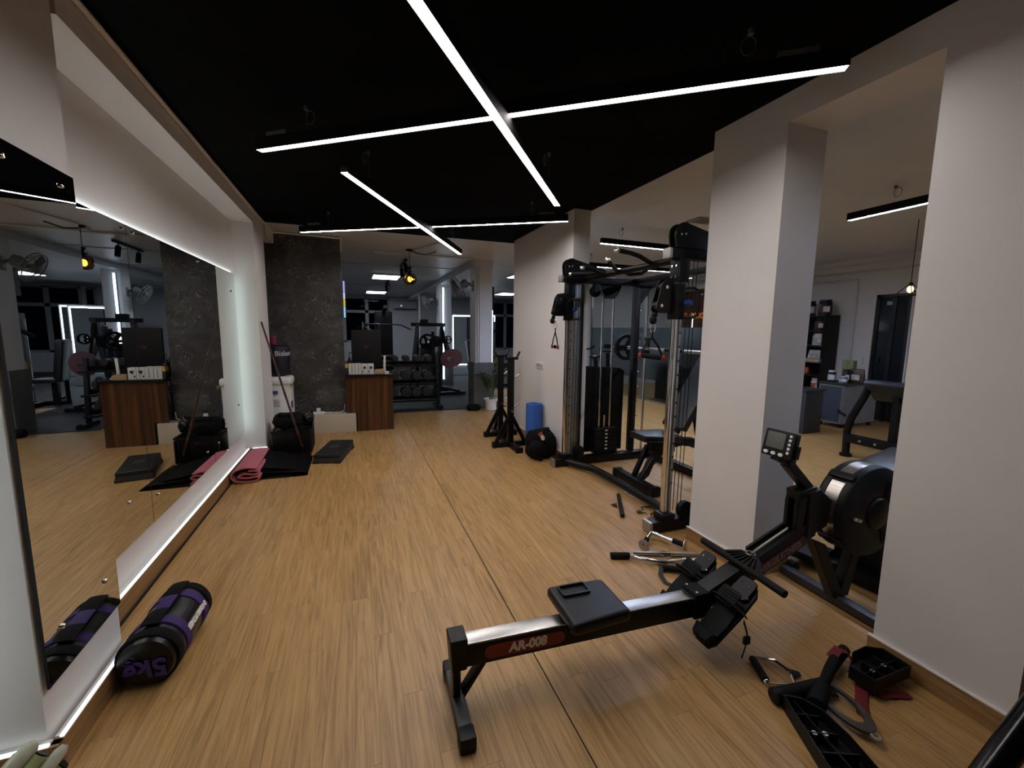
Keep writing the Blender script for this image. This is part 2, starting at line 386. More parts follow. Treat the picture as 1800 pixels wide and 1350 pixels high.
led_strip('bright white light strip along the pillar skirting at the lower left corner', (-1.2,1.593,.1),(-.93,1.602,.108), LEDB, (-1.2,1.604,.1),(-.93,1.618,.106))
led_strip('glowing light strip on the skirting at the foot of the far white pillar', (-1.06,5.178,.1),(-.92,5.186,.107), LEDB, (-1.06,5.188,.1),(-.92,5.198,.106))
led_strip('hidden glowing light strip above the top edge of the long mirror', (-1.128,2.1,1.925),(-1.114,5.095,1.931), LEDW)
led_strip('hidden glowing vertical light strip beside the far edge of the long mirror', (-1.128,5.101,.3),(-1.116,5.105,1.92), LEDV)
led_strip('light strip running up beside the pillar at the left picture edge', (-1.245,1.40,.15),(-1.235,1.42,1.95), LEDW)
# mirrors
def mirror(label, x, y0, y1, z0, z1, screws):
    t = thing('wall_mirror', label, 'mirror', (x,(y0+y1)/2,z0), 0, 'wall mirrors along the left wall')
    obj('glass_panel', B().bb((x-.006,y0,z0),(x,y1,z1)), MIRROR, t)
    obj('edge_trim', B().bb((x-.007,y0-.0035,z0),(x+.0005,y0-.0005,z1)), BLACKM, t)
    for (y,z) in screws:
        obj('screw_cap', B().lathe([(.009,0),(.009,.004),(.006,.008),(0,.009)],(x,y,z),(1,0,0),12), CHROME, t)
    return t
nm = mirror('narrow near mirror panel fixed to the pillar at the left picture edge', -.931, 1.63,2.085,.27,1.93, [(1.72,.42),(1.99,.42),(1.72,1.88),(2.0,1.88)])
nm.matrix_basis = nm.matrix_basis @ Matrix.Rotation(.020,4,'Z')   # hung slightly out of square
mirror('long mirror panel nearest the pillar, reflecting the walnut counter edge', -1.108, 2.09,2.895,.285,1.93, [(2.65,.5),(2.85,1.9)])
mirror('middle long mirror panel reflecting the walnut counter', -1.108, 2.90,4.08,.285,1.93, [(2.98,.42),(3.9,.42),(2.97,1.9),(4.02,1.9)])
mirror('far long mirror panel beside the glowing white pillar', -1.108, 4.085,5.098,.285,1.93, [(4.2,.42),(4.95,.62),(4.95,1.75)])
# dark feature wall, ledge, back wall behind the camera
struct('wall_far', B().bb((-1.75,6.28,0),(-.125,6.46,ZC)), DARKWALL, 'dark grey wall with a scratched marble pattern')
struct('trim_2', B().bb((-1.5,6.1,0),(.0,6.28,.255),.004), TILEW, 'low cream tiled ledge at the foot of the dark wall')
struct('wall_back', B().bb((-1.75,-2.75,0),(9.5,-2.6,ZC)), DARKWALL, 'dark grey wall behind the viewer')
# right side: pillars, header, wall
struct('wall_right', B().bb((2.1,3.93,0),(2.285,5.63,ZC)), WALL, 'white wall stub behind the squat stands')
struct('pillar_1', B().bb((2.1,1.68,0),(2.385,2.165,ZC)), WALL, 'square white pillar beside the cable machine')
struct('pillar_2', B().bb((2.1,.63,0),(2.385,1.062,ZC)), WALL, 'broad white pillar at the right picture edge')
struct('trim_3', B().bb((2.1,1.062,2.46),(2.385,1.68,ZC)).bb((2.1,-2.6,2.46),(2.385,.63,ZC)), WALL, 'white header beam between the two pillars')
bb_ = B()
for (y0,y1) in ((3.93,5.63),(1.68,2.165),(.63,1.062)):
    bb_.bb((2.086,y0-.012,0),(2.1,y1+.012,.085))
for (x0,x1,y) in ((2.086,2.385,1.674),(2.086,2.385,1.056+.012),(2.086,2.285,3.924)):
    bb_.bb((x0,y-.006,0),(x1,y+.006,.085))
struct('baseboard_right', bb_, SKIRT, 'wood-look skirting around the white pillars')
bc = B()
for (y0,y1) in ((3.93,5.63),(1.68,2.165),(.63,1.062)): bc.bb((2.085,y0-.013,.085),(2.1,y1+.013,.090))
struct('trim_4', bc, WALL, 'white paint edge above the skirting')
struct('wall_side', B().bb((2.55,-2.6,0),(2.75,.6,ZC)), GREYTILE, 'grey wall behind the right pillar')
# side room
struct('wall_right', B().bb((8.0,-2.6,0),(8.2,4.08,ZC)).bb((8.0,4.56,0),(8.2,9.6,ZC)).bb((8.0,4.08,2.03),(8.2,4.56,ZC)), WALL, 'white end wall of the side room with a glass door')
struct('trim_5', B().bb((7.75,-2.6,2.42),(8.0,9.6,ZC)).bb((5.2,6.6,2.45),(8,6.8,ZC)), WALL, 'white ceiling beam above the glass door')
struct('trim_6', B().cyl((7.98,4.86,.9),(7.98,4.86,2.3),.016).cyl((7.98,4.86,2.3),(7.98,7.4,2.3),.016).cyl((7.73,2.4,2.5),(7.73,6,2.5),.014), WALL, 'white conduit on the side room wall')
# rear gym shell
bk = B()
bk.bb((-1.75,17.1,0),(-.3,17.3,ZC)); bk.bb((1.32,17.1,0),(5.2,17.3,ZC)); bk.bb((-.3,17.1,0),(1.32,17.3,.9)); bk.bb((-.3,17.1,2.56),(1.32,17.3,ZC)); bk.bb((6.8,17.1,0),(9.5,17.3,ZC)); bk.bb((5.2,17.1,0),(6.8,17.3,.6)); bk.bb((5.2,17.1,2.56),(6.8,17.3,ZC))
struct('wall_rear', bk, WALLC, 'pale wall at the back of the rear gym')
struct('wall_left', B().bb((-1.75,6.46,0),(-1.6,17.1,ZC)), WALLC, 'pale left wall of the rear gym')
struct('wall_right', B().bb((9.4,9.6,0),(9.5,17.3,ZC)).bb((5.9,9.6,0),(9.4,9.7,ZC)), WALLC, 'pale right wall of the rear gym')
WFR = M('window_frame_white','#aeb2b6',.4)
def window(n, x0, x1, z0, z1, zt, label):
    t = struct('window_%d'%n, B().bb((x0,17.08,z1-.06),(x1,17.18,z1)).bb((x0,17.08,z0),(x1,17.18,z0+.06)).bb((x0,17.08,z0),(x0+.07,17.18,z1)).bb((x1-.07,17.08,z0),(x1,17.18,z1)).bb((x0,17.08,zt-.05),(x1,17.18,zt+.05)).bb(((x0+x1)/2-.06,17.08,z0),((x0+x1)/2+.06,17.18,z1)), WFR, label)
    xm = (x0+x1)/2
    for a,c in ((x0+.07,xm-.06),(xm+.06,x1-.07)):
        for d,e in ((z0+.06,zt-.05),(zt+.05,z1-.06)):
            obj('pane', B().bb((a,17.12,d),(c,17.126,e)), TINT, t)
window(1,-.3,1.32,.9,2.56,2.03,'black night window with pale frame behind the counter')
window(2,5.2,6.8,.6,2.56,2.0,'black night window seen past the rear column')
for i,(y0,lab) in enumerate(((7.33,'white rear column with grey tiled foot beside the potted palm'),(10.7,'further rear column edged with a vertical light strip'),(13.9,'farthest rear column'))):
    p = struct('pillar_%d'%(i+3), B().bb((2.02,y0,0),(2.33,y0+.36,ZC)), WALLC, lab)
    obj('tile_cladding', B().bb((1.99,y0-.02,0),(2.36,y0+.38,.82)), GREYTILE, p)
struct('trim_7', B().bb((2.0,7.33,2.49),(2.34,17.1,ZC)), WALLC, 'white beam over the rear columns')

# ================================================================== LIGHT FIXTURES
def led_bar(label, p0, p1, z, em, w=.05, group='suspended light bars', wires=(.12,.88), boxes=()):
    p0 = Vector((*p0,z)); p1 = Vector((*p1,z)); d = (p1-p0).normalized(); L = (p1-p0).length; mid = (p0+p1)/2
    t = thing('light_bar', label, 'light bar', mid, 0, group)
    h = w/2; obj('housing', B().prism([(-h,-.004),(-h+.0018,-.004),(-h+.0018,.002),(h-.0018,.002),(h-.0018,-.004),(h,-.004),(h,.06),(-h,.06)],mid,Vector((-d.y,d.x,0)),(0,0,1),L), M('bar_housing','#050506',.7,spec=.2), t)
    obj('diffuser', B().beam(p0+d*.002,p1-d*.002,w-.004,.002), em, t)
    for s in wires:
        q = p0+d*L*s
        obj('suspension_wire', B().cyl(q+Vector((0,0,.06)),(q.x,q.y,ZC),.0012,seg=6), STEEL, t)
        n = Vector((-d.y,d.x,0)); c = q+Vector((0,0,ZC-z-.045))+n*.03
        obj('wire_coil', B().tube([c+(d*math.cos(a)*.028+Vector((0,0,1))*math.sin(a)*.036) for a in [2*PI*k/14 for k in range(14)]],.0022,6,True).cyl((q.x,q.y,ZC),(q.x,q.y,ZC-.02),.012,seg=10), M('wire_grey','#5a5a5c',.5), t)
    for s in boxes:
        q = p0+d*L*s+Vector((0,0,.075)); obj('power_box', B().beam(q-d*.07,q+d*.07,.035,.022,bev=.003), M('driver_grey','#5d5c5a',.5), t)
    return t
EMAIN = EM('led_main','#fcf5f4',LED_MAIN); ESIDE = EM('led_side','#cfdfff',LED_SIDE)
led_bar('long glowing light bar reaching from left toward the right pillar', (-.475,2.956),(1.805,1.218),2.41,EMAIN,w=.047,boxes=(.05,.94))
led_bar('long glowing light bar crossing overhead out of the top of the picture', (-.167,.898),(1.496,3.076),2.345,EMAIN,w=.047)
led_bar('slanted glowing light bar ending above the rear gym', (-.019,2.936),(1.306,5.452),2.345,EMAIN,w=.047)
led_bar('glowing light bar from the dark wall to the white wall stub', (-.49,5.197),(1.905,3.69),2.41,EMAIN,w=.047,boxes=(.06,.93))
led_bar('light bar in the side room above the cable machine', (2.73,4.44),(5.13,4.49),2.41,ESIDE,w=.047,group='side room light bars')
led_bar('light bar seen through the opening between the white pillars', (4.21,2.70),(4.15,-.2),2.41,ESIDE,w=.047,group='side room light bars')
led_bar('second light bar deeper in the side room', (3.3,6.05),(5.4,6.05),2.41,ESIDE,w=.047,group='side room light bars')
EPAN = EM('panel_glow','#edf2fb',LED_PANEL)
def panel_light(label, c, w, d):
    t = thing('ceiling_panel_light', label, 'ceiling light', (c[0],c[1],ZC), 0, 'rear gym panel lights')
    obj('frame', B().bb((c[0]-w/2-.025,c[1]-d/2-.025,ZC-.03),(c[0]+w/2+.025,c[1]+d/2+.025,ZC)), WHITEP, t)
    obj('diffuser', B().bb((c[0]-w/2,c[1]-d/2,ZC-.036),(c[0]+w/2,c[1]+d/2,ZC-.03)), EPAN, t)
panel_light('nearer square glowing ceiling panel in the rear gym', (.75,10.45),.56,.75)
panel_light('farther square glowing ceiling panel in the rear gym', (.75,14.9),.58,.8)
panel_light('ceiling panel right of the rear columns', (3.6,9.0),.58,.6)
panel_light('ceiling panel in the cabin behind the glass partition', (6.7,7.6),.58,.58)
panel_light('ceiling panel near the right rear window', (4.8,13.5),.58,.8)

# ================================================================== ROWING MACHINE
R = thing('rowing_machine','black air rowing machine with red lettering lying across the near floor','rowing machine',(.335,1.42,0),math.radians(-2))
def Lb(name, b, mat, parent=R, ang=35): return obj(name, b, mat, parent, local=True, ang=ang)
def zr(u): return .263-.022*u      # rail top height
Lb('rail', B().beam((-.01,0,zr(0)-.045),(1.10,0,zr(1.10)-.045),.072,.086,bev=.004), BLACK)
tr = Lb('rail_track', B().beam((.02,0,zr(.02)),(1.075,0,zr(1.075)),.066,.005,bev=.0015), STEEL)
Lb('rail_end_cap', B().box((-.005,0,.225),(.045,.084,.115),None,.008), BLACKM)
for v in (-.028,.028): Lb('bolt', B().cyl((-.012,v,.282),(-.012,v,.287),.006,seg=10), CHROME)
lp = Lb('model_plate', B().prism([(x*1.0,y) for x,y in rrect(.325,.052,.025,6)],(.245,-.0372,.212),(1,0,-.022),(0,0,1),.0022), RED)
# lettering helpers on the rower: local coordinates
def Ltext(name, txt, size, o, ux, uy, mat, parent, bold=.0, sx=1, shear=0):
    cu = bpy.data.curves.new(name,'FONT'); cu.body = txt; cu.size = size; cu.extrude = .0006; cu.offset = bold; cu.align_x='CENTER'; cu.align_y='CENTER'; cu.shear = shear
    ob = bpy.data.objects.new('tmp',cu); C.objects.link(ob); dg = bpy.context.evaluated_depsgraph_get(); me = bpy.data.meshes.new_from_object(ob.evaluated_get(dg)); bpy.data.objects.remove(ob); bpy.data.curves.remove(cu)
    ux = Vector(ux).normalized(); uy = Vector(uy).normalized(); n = ux.cross(uy)
    me.transform(Matrix(((ux.x*sx,uy.x,n.x,o[0]),(ux.y*sx,uy.y,n.y,o[1]),(ux.z*sx,uy.z,n.z,o[2]),(0,0,0,1)))); me.materials.clear()
    return mesh_obj(name, me, mat, parent, local=True)
Ltext('lettering','AR-008',.05,(.255,-.0388,.213),(1,0,-.022),(.1,0,1),WHITETXT,lp,bold=.0022,sx=.98)
# seat
def seat_w(v):
    u = (v.x-.51)/.115
    z = v.z - .010*max(0,1-(v.y/.13)**2)*(1 if v.z > .30 else 0)
    return (v.x, v.y*(1-.10*max(0,u)), z)
Lb('seat', B().box((.52,-.012,.305),(.258,.262,.05),None,.022,4).warp(seat_w), M('seat_rubber','#0b0c0e',.42,var=.1,scale=40,bump=.05,spec=.35))
Lb('seat_insert', B().frame(rrect(.125,.072,.012),rrect(.110,.058,.008),(.49,.058,.330),(1,0,0),(0,1,0),.014).box((.49,.058,.321),(.118,.066,.006)), M('seat_insert_black','#060607',.3))
Lb('seat_carriage', B().bb((.42,-.05,.225),(.60,.05,.285),.008), BLACKM)
# rear support
Lb('rear_leg', B().prism([(-.035,.27),(-.005,.27),(-.005,.03),(-.035,.03)],(0,0,0),(1,0,0),(0,0,1),.06,.004), DARKM)
Lb('rear_leg_plate', B().prism([(-.047,.29),(.018,.29),(.02,.18),(-.038,.16)],(0,0,0),(1,0,0),(0,0,1),.088,.004), BLACK)
Lb('rear_brace', B().beam((.085,0,.165),(.0,0,.04),.045,.018,bev=.003), BLACK)
Lb('rear_foot', B().box((-.015,-.02,.032),(.05,.32,.05),None,.008), M('foot_grey','#2a2b2e',.45))
for s in (-1,1): Lb('foot_cap', B().box((-.015,-.02+s*.155,.03),(.058,.06,.06),None,.01), BLACKM)
# front beam
Lb('front_beam', B().beam((1.02,0,.195),(1.12,0,.212),.078,.095,bev=.004).beam((1.06,0,.198),(1.72,0,.47),.074,.085,bev=.005), BLACK)
st = Lb('maker_decal', B().prism(rrect(.36,.052,.012,4),(1.50,-.0385,.352),(.66,0,.272),(-.272,0,.66),.002), REDD)
Ltext('lettering','ENERGIE FITNESS',.043,(1.505,-.040,.353),(.66,0,.272),(-.2,0,.66),M('faded_print','#a07f80',.5),st,bold=.0012,sx=.86)
Lb('chain', B().tube([(1.36,-.012,.385),(1.5,-.004,.436),(1.72,0,.525)],.005,6), CHROME)
Lb('chain_guard', B().beam((1.38,.03,.382),(1.72,.03,.522),.012,.02), BLACKM)
# handle lying on the beam
hd = Lb('handle', B().tube([(1.28,.20,.358),(1.28,.09,.356),(1.28,-.03,.354),(1.28,-.14,.354),(1.28,-.255,.350)],[.0165,.0165,.012,.0165,.0165],12), RUBBER)
hb = B()
for k in range(9):
    v = -.14+k*.0275
    hb.beam((1.28,v,.356),(1.345,-.03+(v+.03)*.42,.380),.006,.012)
hb.tube([(1.28,.09,.358),(1.345,.025,.381),(1.348,-.065,.381),(1.28,-.14,.356)],.007,6)
Lb('handle_bracket', hb, BLACKM)
Lb('chain_ring', B().tube([(1.355+.018*math.cos(a),-.015+.022*math.sin(a),.388) for a in [2*PI*k/12 for k in range(12)]],.0035,6,True), CHROME)
# foot plates
def footplate(s):
    v0 = .115*s
    D = Vector((.66,0,.58)).normalized(); Nn = Vector((-.58,0,.66)).normalized(); Vv = Vector((0,1,0)); c0 = Vector((1.14,v0,.21))
    base = [(-.175,-.035),(-.14,-.055),(.02,-.06),(.12,-.058),(.155,-.035),(.155,.035),(.12,.058),(.02,.06),(-.14,.055),(-.175,.035)]
    f = Lb('foot_plate', B().prism(base, c0, D, Vv, .014, .003), BLACKM)
    heel = [(-.17,-.045),(-.06,-.052),(.05,-.05),(.05,.05),(-.06,.052),(-.17,.045)]
    Lb('heel_cup', B().prism(heel, c0+Nn*.014, D, Vv, .014, .004).prism([(-.165,-.04),(-.115,-.055),(-.115,.055),(-.165,.04)], c0+Nn*.03, D, Vv, .03, .006), RUBBER, f)
    Lb('toe_plate', B().prism(rrect(.10,.085,.02,4), c0+D*.12+Nn*.018, D, Vv, .010, .002), BLACKM, f)
    pts = []
    for k in range(9):
        a = PI*k/8; pts.append(c0+D*.03+Vv*(-.068*math.cos(a))+Nn*(.012+.05*math.sin(a)))
    Lb('strap', B().tube(pts,0,8,flat=(.032,.004)), FABRICB, f)
    Lb('strap_pad', B().prism(rrect(.075,.095,.012,3), c0+D*.045+Nn*.062, D, Vv, .006, .002), RUBBER, f)
    for k in range(5): Lb('pad_rib', B().beam(c0+D*(.018+.012*k)+Nn*.066-Vv*.04, c0+D*(.018+.012*k)+Nn*.066+Vv*.04,.005,.003), RUBBER, f)
    q = c0+D*.01-Vv*.075
    Lb('strap_tail', B().tube([q,q+Vector((.01,-.012,-.05)),q+Vector((.0,-.018,-.10)),q+Vector((-.018,-.02,-.145))],0,6,flat=(.016,.0025)), FABRICB, f)
    Lb('buckle', B().box(q+Vector((.005,-.016,-.075)),(.03,.014,.035),None,.004), BLACKM, f)
    for (a,b2) in ((.14,.02),(.14,-.02),(.09,.045),(.09,-.045),(-.15,.03),(-.15,-.03),(-.16,0)): Lb('rivet', B().cyl(c0+D*a+Vv*b2+Nn*.006,c0+D*a+Vv*b2+Nn*.026,.004,seg=8), CHROME, f)
footplate(-1); footplate(1)
Lb('foot_crossbar', B().cyl((1.16,-.15,.20),(1.16,.15,.20),.014), BLACK)
Lb('beam_collar', B().bb((1.03,-.046,.145),(1.115,.046,.262),.006), RUBBER)
for v in (-.032,.032): Lb('bolt', B().cyl((1.045,v,.262),(1.045,v,.267),.006,seg=10), CHROME)
# upright and monitor
Lb('upright', B().prism([(1.60,.43),(1.645,.44),(1.665,.64),(1.615,.665),(1.6,.6)],(0,.024,0),(1,0,0),(0,0,1),.022,.003).prism([(1.60,.43),(1.645,.44),(1.665,.64),(1.615,.665),(1.6,.6)],(0,-.024,0),(1,0,0),(0,0,1),.022,.003).beam((1.605,0,.64),(1.72,0,.655),.07,.045,bev=.005), BLACK)
Lb('upright_box', B().prism([(1.665,.42),(1.80,.47),(1.82,.60),(1.73,.67),(1.66,.65)],(0,0,0),(1,0,0),(0,0,1),.085,.006), BLACK)
Lb('monitor_arm', B().beam((1.69,0,.665),(1.545,0,.80),.05,.04,bev=.006).beam((1.56,0,.795),(1.47,0,.835),.045,.03,bev=.005).cyl((1.545,-.032,.812),(1.545,.032,.812),.02), BLACK)
mon_n = Vector((-.97,-.05,.22)).normalized(); mon_x = Vector((0.05,-1,0)).normalized(); mon_y = mon_n.cross(mon_x)
mc = Vector((1.485,-.01,.895)); mrot = Matrix((mon_x,mon_y,mon_n)).transposed()
mo = Lb('monitor', B().box(mc,(.150,.125,.034),mrot,.010,3), BLACKM)
Lb('screen', B().box(mc+mon_n*.017-mon_x*.014+mon_y*.014,(.088,.074,.004),mrot,.002), M('lcd_grey','#5d625a',.25,var=.04), mo)
for k in range(5): Lb('button', B().box(mc+mon_n*.018+mon_x*.053+mon_y*(.045-.019*k),(.013,.012,.005),mrot,.002), WHITEP, mo)
for k in range(3): Lb('button', B().prism(circ(.0115,14,0,0,1,.7),mc+mon_n*.018+mon_x*(-.048+.036*k)-mon_y*.046,mon_x,mon_y,.006), WHITEP, mo)
Lb('monitor_bracket', B().box(mc-mon_n*.025,(.05,.06,.03),mrot,.005), BLACKM, mo)
Lb('sensor_plug', B().box(mc-mon_n*.01+mon_x*.078-mon_y*.02,(.012,.06,.02),mrot,.003), BLACKM, mo)
# flywheel cage
fc = Vector((2.03,-.03,.535)); fr = .228
def ring(y0, y1, r0, r1): return B().lathe([(r1,y0),(r0,y0+.004),(r0,y1-.004),(r1,y1)], fc, (0,1,0), 48)
hs = Lb('flywheel_housing', B().lathe([(.05,-.080),(.10,-.086),(.19,-.080),(fr-.006,-.066),(fr,-.056),(fr,-.034),(fr-.004,-.032),(fr-.004,.030),(fr,.034),(fr,.056),(fr-.01,.07),(.15,.076),(.05,.078)], fc, (0,1,0), 56), BLACKM)
def perf_mat():
    mt, nt, p = new_mat('perforated_steel'); L = nt.links
    tc = nt.nodes.new('ShaderNodeTexCoord'); v = nt.nodes.new('ShaderNodeTexVoronoi'); v.inputs['Scale'].default_value = 240; v.inputs['Randomness'].default_value = .1
    L.new(tc.outputs['Object'], v.inputs['Vector']); r = ramp(nt,[(.25,srgb('#4a4946')),(.4,srgb('#c4bfb6'))]); L.new(v.outputs['Distance'], r.inputs['Fac']); L.new(r.outputs['Color'], p.inputs['Base Color'])
    p.inputs['Metallic'].default_value = 1; p.inputs['Roughness'].default_value = .3; return mt
PERF = perf_mat()
def band(a0, a1, name, mat, rr, y0, y1, th=.004):
    b = B(); n = 20
    V = []
    for i in range(n+1):
        a = math.radians(a0+(a1-a0)*i/n); cdir = Vector((math.cos(a),0,math.sin(a)))
        V.append([b.bm.verts.new(fc+cdir*(rr+d)+Vector((0,y,0))) for y,d in ((y0,0),(y1,0),(y1,th),(y0,th))])
    for i in range(n):
        for k in range(4): b.bm.faces.new((V[i][k],V[i][(k+1)%4],V[i+1][(k+1)%4],V[i+1][k]))
    b.bm.faces.new(V[0]); b.bm.faces.new(list(reversed(V[-1])))
    return Lb(name, b, mat, hs)
band(138,212,'perforated_band',PERF,fr-.004,-.031,.030,.003)
band(60,122,'perforated_band',PERF,fr-.004,-.031,.030,.003)
a = math.radians(130); cd = Vector((math.cos(a),0,math.sin(a)))
Lb('cage_clip', B().beam(fc+cd*(fr+.006)+Vector((0,-.06,0)),fc+cd*(fr+.006)+Vector((0,.055,0)),.035,.022,up=cd,bev=.005), BLACKM, hs)
a = math.radians(216); cd = Vector((math.cos(a),0,math.sin(a)))
Lb('cage_clip', B().beam(fc+cd*(fr+.004)+Vector((0,-.06,0)),fc+cd*(fr+.004)+Vector((0,.055,0)),.03,.018,up=cd,bev=.005), BLACKM, hs)
for k in range(22):
    a = math.radians(-70+140*k/21); cd = Vector((math.cos(a),0,math.sin(a)))
    Lb('vent_rib', B().beam(fc+cd*.085+Vector((0,-.086,0)),fc+cd*.165+Vector((0,-.083,0)),.006,.008,up=(0,1,0)), BLACK, hs)
Lb('side_cover', B().lathe([(0,-.104),(.05,-.102),(.075,-.094),(.08,-.084)], fc, (0,1,0), 32), BLACK, hs)
Lb('damper_lever', B().box(fc+Vector((-.15,-.09,-.01)),(.045,.02,.016),Matrix.Rotation(.3,3,'Y'),.005), STEEL, hs)
# front legs and foot
Lb('front_leg', B().prism([(1.74,.40),(1.835,.36),(1.995,.06),(1.93,.05)],(0,0,0),(1,0,0),(0,0,1),.05,.004), BLACK)
Lb('front_leg', B().prism([(2.04,.32),(2.10,.32),(2.035,.05),(1.965,.05)],(0,0,0),(1,0,0),(0,0,1),.05,.004), BLACK)
Lb('front_foot', B().bb((1.955,-.30,.008),(2.015,.30,.05),.006), M('foot_grey','#2a2b2e',.45))
for v in (.285,): Lb('transport_wheel', B().cyl((2.035,v-.022,.045),(2.035,v+.022,.045),.032,bev=.005), RUBBER)
for u in (1.97,2.0): Lb('bolt', B().cyl((u,-.02,.05),(u,-.02,.058),.007,seg=10), CHROME)

# ================================================================== CABLE MACHINE
K = thing('cable_machine','tall black cable machine with chrome uprights and pull-up grips beside the pillar','cable machine',(2.4,3.1,0))
k = lambda name,b,mat,parent=K,ang=35: obj(name,b,mat,parent,ang=ang)
YL, YR = 3.87, 2.335
for Y in (YL,YR):
    k('base_beam', B().bb((1.905,Y-.045,.01),(3.1,Y+.045,.085),.01), BLACK)
    k('base_end_cap', B().box((1.893,Y,.047),(.026,.096,.084),None,.012,3), ALU)
    k('top_arm', B().bb((1.95,Y-.035,1.875),(3.08,Y+.035,1.94),.006), BLACK)
    k('arm_end_cap', B().box((1.938,Y,1.907),(.026,.076,.07),None,.01,3), ALU)
    pf = [(-.085,-.03)]+arc((-.02,.055),.075,190,60,8)+[(.35,.045),(.40,.0),(.40,-.03)]
    k('pulley_housing', B().prism(pf,(2.06,Y-.03,1.975),(1,0,0),(0,0,1),.012).prism(pf,(2.06,Y+.03,1.975),(1,0,0),(0,0,1),.012), BLACK)
    k('pulley_wheel', B().cyl((2.04,Y-.018,2.03),(2.04,Y+.018,2.03),.05,seg=24), BLACKM)
    for dx,dz in ((0,0),(-.035,-.005)): k('bolt', B().cyl((2.04+dx,Y-.043,2.03+dz),(2.04+dx,Y+.043,2.03+dz),.008,seg=10), CHROME)
    k('hanging_pulley', B().cyl((2.33,Y-.02,1.80),(2.33,Y+.02,1.80),.058,seg=24,bev=.006), BLACKM)
    k('pulley_hanger', B().bb((2.31,Y-.026,1.80),(2.35,Y+.026,1.88)), BLACK)
    k('floor_pulley', B().cyl((2.17,Y-.06,.15),(2.17,Y-.02,.15),.062,seg=24,bev=.006), BLACKM)
    k('floor_pulley_bracket', B().bb((2.14,Y-.066,.07),(2.20,Y-.014,.16),.004), BLACK)
    # column
    cx = 2.03
    k('chrome_column', B().box((cx-.008,Y,.98),(.038,.05,1.80),None,.016,4), CHROME)
    k('slotted_plate', B().box((cx+.021,Y,.98),(.02,.056,1.80),None,.003,1), STEEL)
    k('column_foot', B().box((cx,Y,.105),(.10,.11,.05),None,.006), BLACK)
    k('column_top_plate', B().box((cx+.01,Y,1.80),(.076,.098,.15),None,.004), BLACK)
    for z in (1.76,1.83):
        for s in (-.02,.02): k('bolt', B().cyl((cx-.032,Y+s,z),(cx-.036,Y+s,z),.009,seg=10), CHROME)
    for i in range(12):
        z = .35+i*.095
        k('adjustment_hole', B().cyl((cx-.028,Y-.043,z),(cx-.010,Y-.0437,z),.0075,seg=10) if False else B().cyl((cx+.021,Y-.0288,z),(cx+.021,Y-.0275,z),.0075,seg=10), BLACKM)
    sg = 1 if Y == YL else -1
    # weight stack
    k('stack_shroud', B().prism([(2.20,.085),(2.80,.085),(2.80,.97),(2.74,1.0),(2.30,1.03),(2.20,1.0)],(0,Y+sg*.12,0),(1,0,0),(0,0,1),.012), BLACK)
    for x in (2.46,2.59): k('guide_rod', B().cyl((x,Y+sg*.05,.085),(x,Y+sg*.05,1.78),.0105), CHROME)
    for i in range(9): k('weight_plate', B().bb((2.38,Y-sg*.005,.095+i*.030),(2.67,Y+sg*.10,.121+i*.030),.003), BLACKM)
    k('selector_rod', B().cyl((2.525,Y+sg*.05,.1),(2.525,Y+sg*.05,.5),.011), CHROME)
    for i in range(6): k('stack_label', B().box((2.525,Y-sg*.007,.14+i*.04),(.03,.003,.014)), WHITEP)
    k('stack_top_pulley', B().lathe([(0,-.03),(.06,-.028),(.085,-.01),(.085,.01),(.06,.028),(0,.03)],(2.52,Y+sg*.05,1.83),(0,1,0),28), BLACKM)
    k('stack_top_box', B().prism([(2.40,1.875),(2.66,1.875),(2.63,1.79),(2.58,1.74),(2.48,1.74),(2.43,1.79)],(0,Y+sg*.05,0),(1,0,0),(0,0,1),.07,.004), BLACK)
    if sg > 0: k('silver_channel', B().bb((2.12,Y+sg*.03,.09),(2.20,Y+sg*.06,1.86)), ALU)
    if sg > 0: k('channel_lip', B().bb((2.20,Y+sg*.0,.09),(2.206,Y+sg*.09,1.86)), BLACK)
    k('rear_post', B().bb((2.84,Y+sg*.01,.08),(2.90,Y+sg*.08,1.90),.006), BLACK)
    k('post_gusset', B().prism([(2.90,1.88),(3.06,1.88),(2.90,1.68)],(0,Y+sg*.045,0),(1,0,0),(0,0,1),.05), BLACK)
    for i in range(9): k('storage_pin', B().cyl((2.90,Y+sg*.045,.30+i*.165),(2.945,Y+sg*.045,.305+i*.165),.006,seg=8), CHROME)
    k('smith_rod', B().cyl((3.02,Y+sg*.045,.09),(3.02,Y+sg*.045,1.88),.0145), CHROME)
    for dx in (.045,.08,.11): k('cable', B().cyl((2.03+dx,Y-.03,.15),(2.03+dx+.02,Y-.03,1.88),.0028,seg=6), BLACKM)
k('front_floor_bar', B().tube([(2.03,3.84,.055),(2.10,3.68,.055),(2.165,3.55,.055),(2.185,3.42,.055),(2.185,2.62,.055),(2.16,2.5,.055),(2.11,2.37,.055)],.034,12), BLACK)
k('rear_floor_bar', B().bb((3.03,2.3,.01),(3.1,3.9,.08),.006), BLACK)
k('front_crossbar', B().cyl((2.2,2.32,1.915),(2.2,3.9,1.915),.026), BLACK)
k('rear_crossbar', B().bb((2.80,2.32,1.90),(2.86,3.9,1.95),.006), BLACK)
def grip(pts, cap):
    g = k('pull_up_grip', B().tube(pts,.0165,12), RUBBER)
    for e in cap:
        a = Vector(pts[e]); bq = Vector(pts[1 if e == 0 else -2]); d = (a-bq).normalized()
        k('grip_cap', B().cyl(a-d*.004,a+d*.022,.0185,seg=14,bev=.003), CHROME, g)
grip([(1.78,2.67,1.97),(1.92,2.72,1.97),(2.02,2.75,1.96),(2.19,2.82,1.925)],(0,))
grip([(1.86,2.92,1.945),(2.0,3.08,1.94),(2.18,3.27,1.925)],(0,))
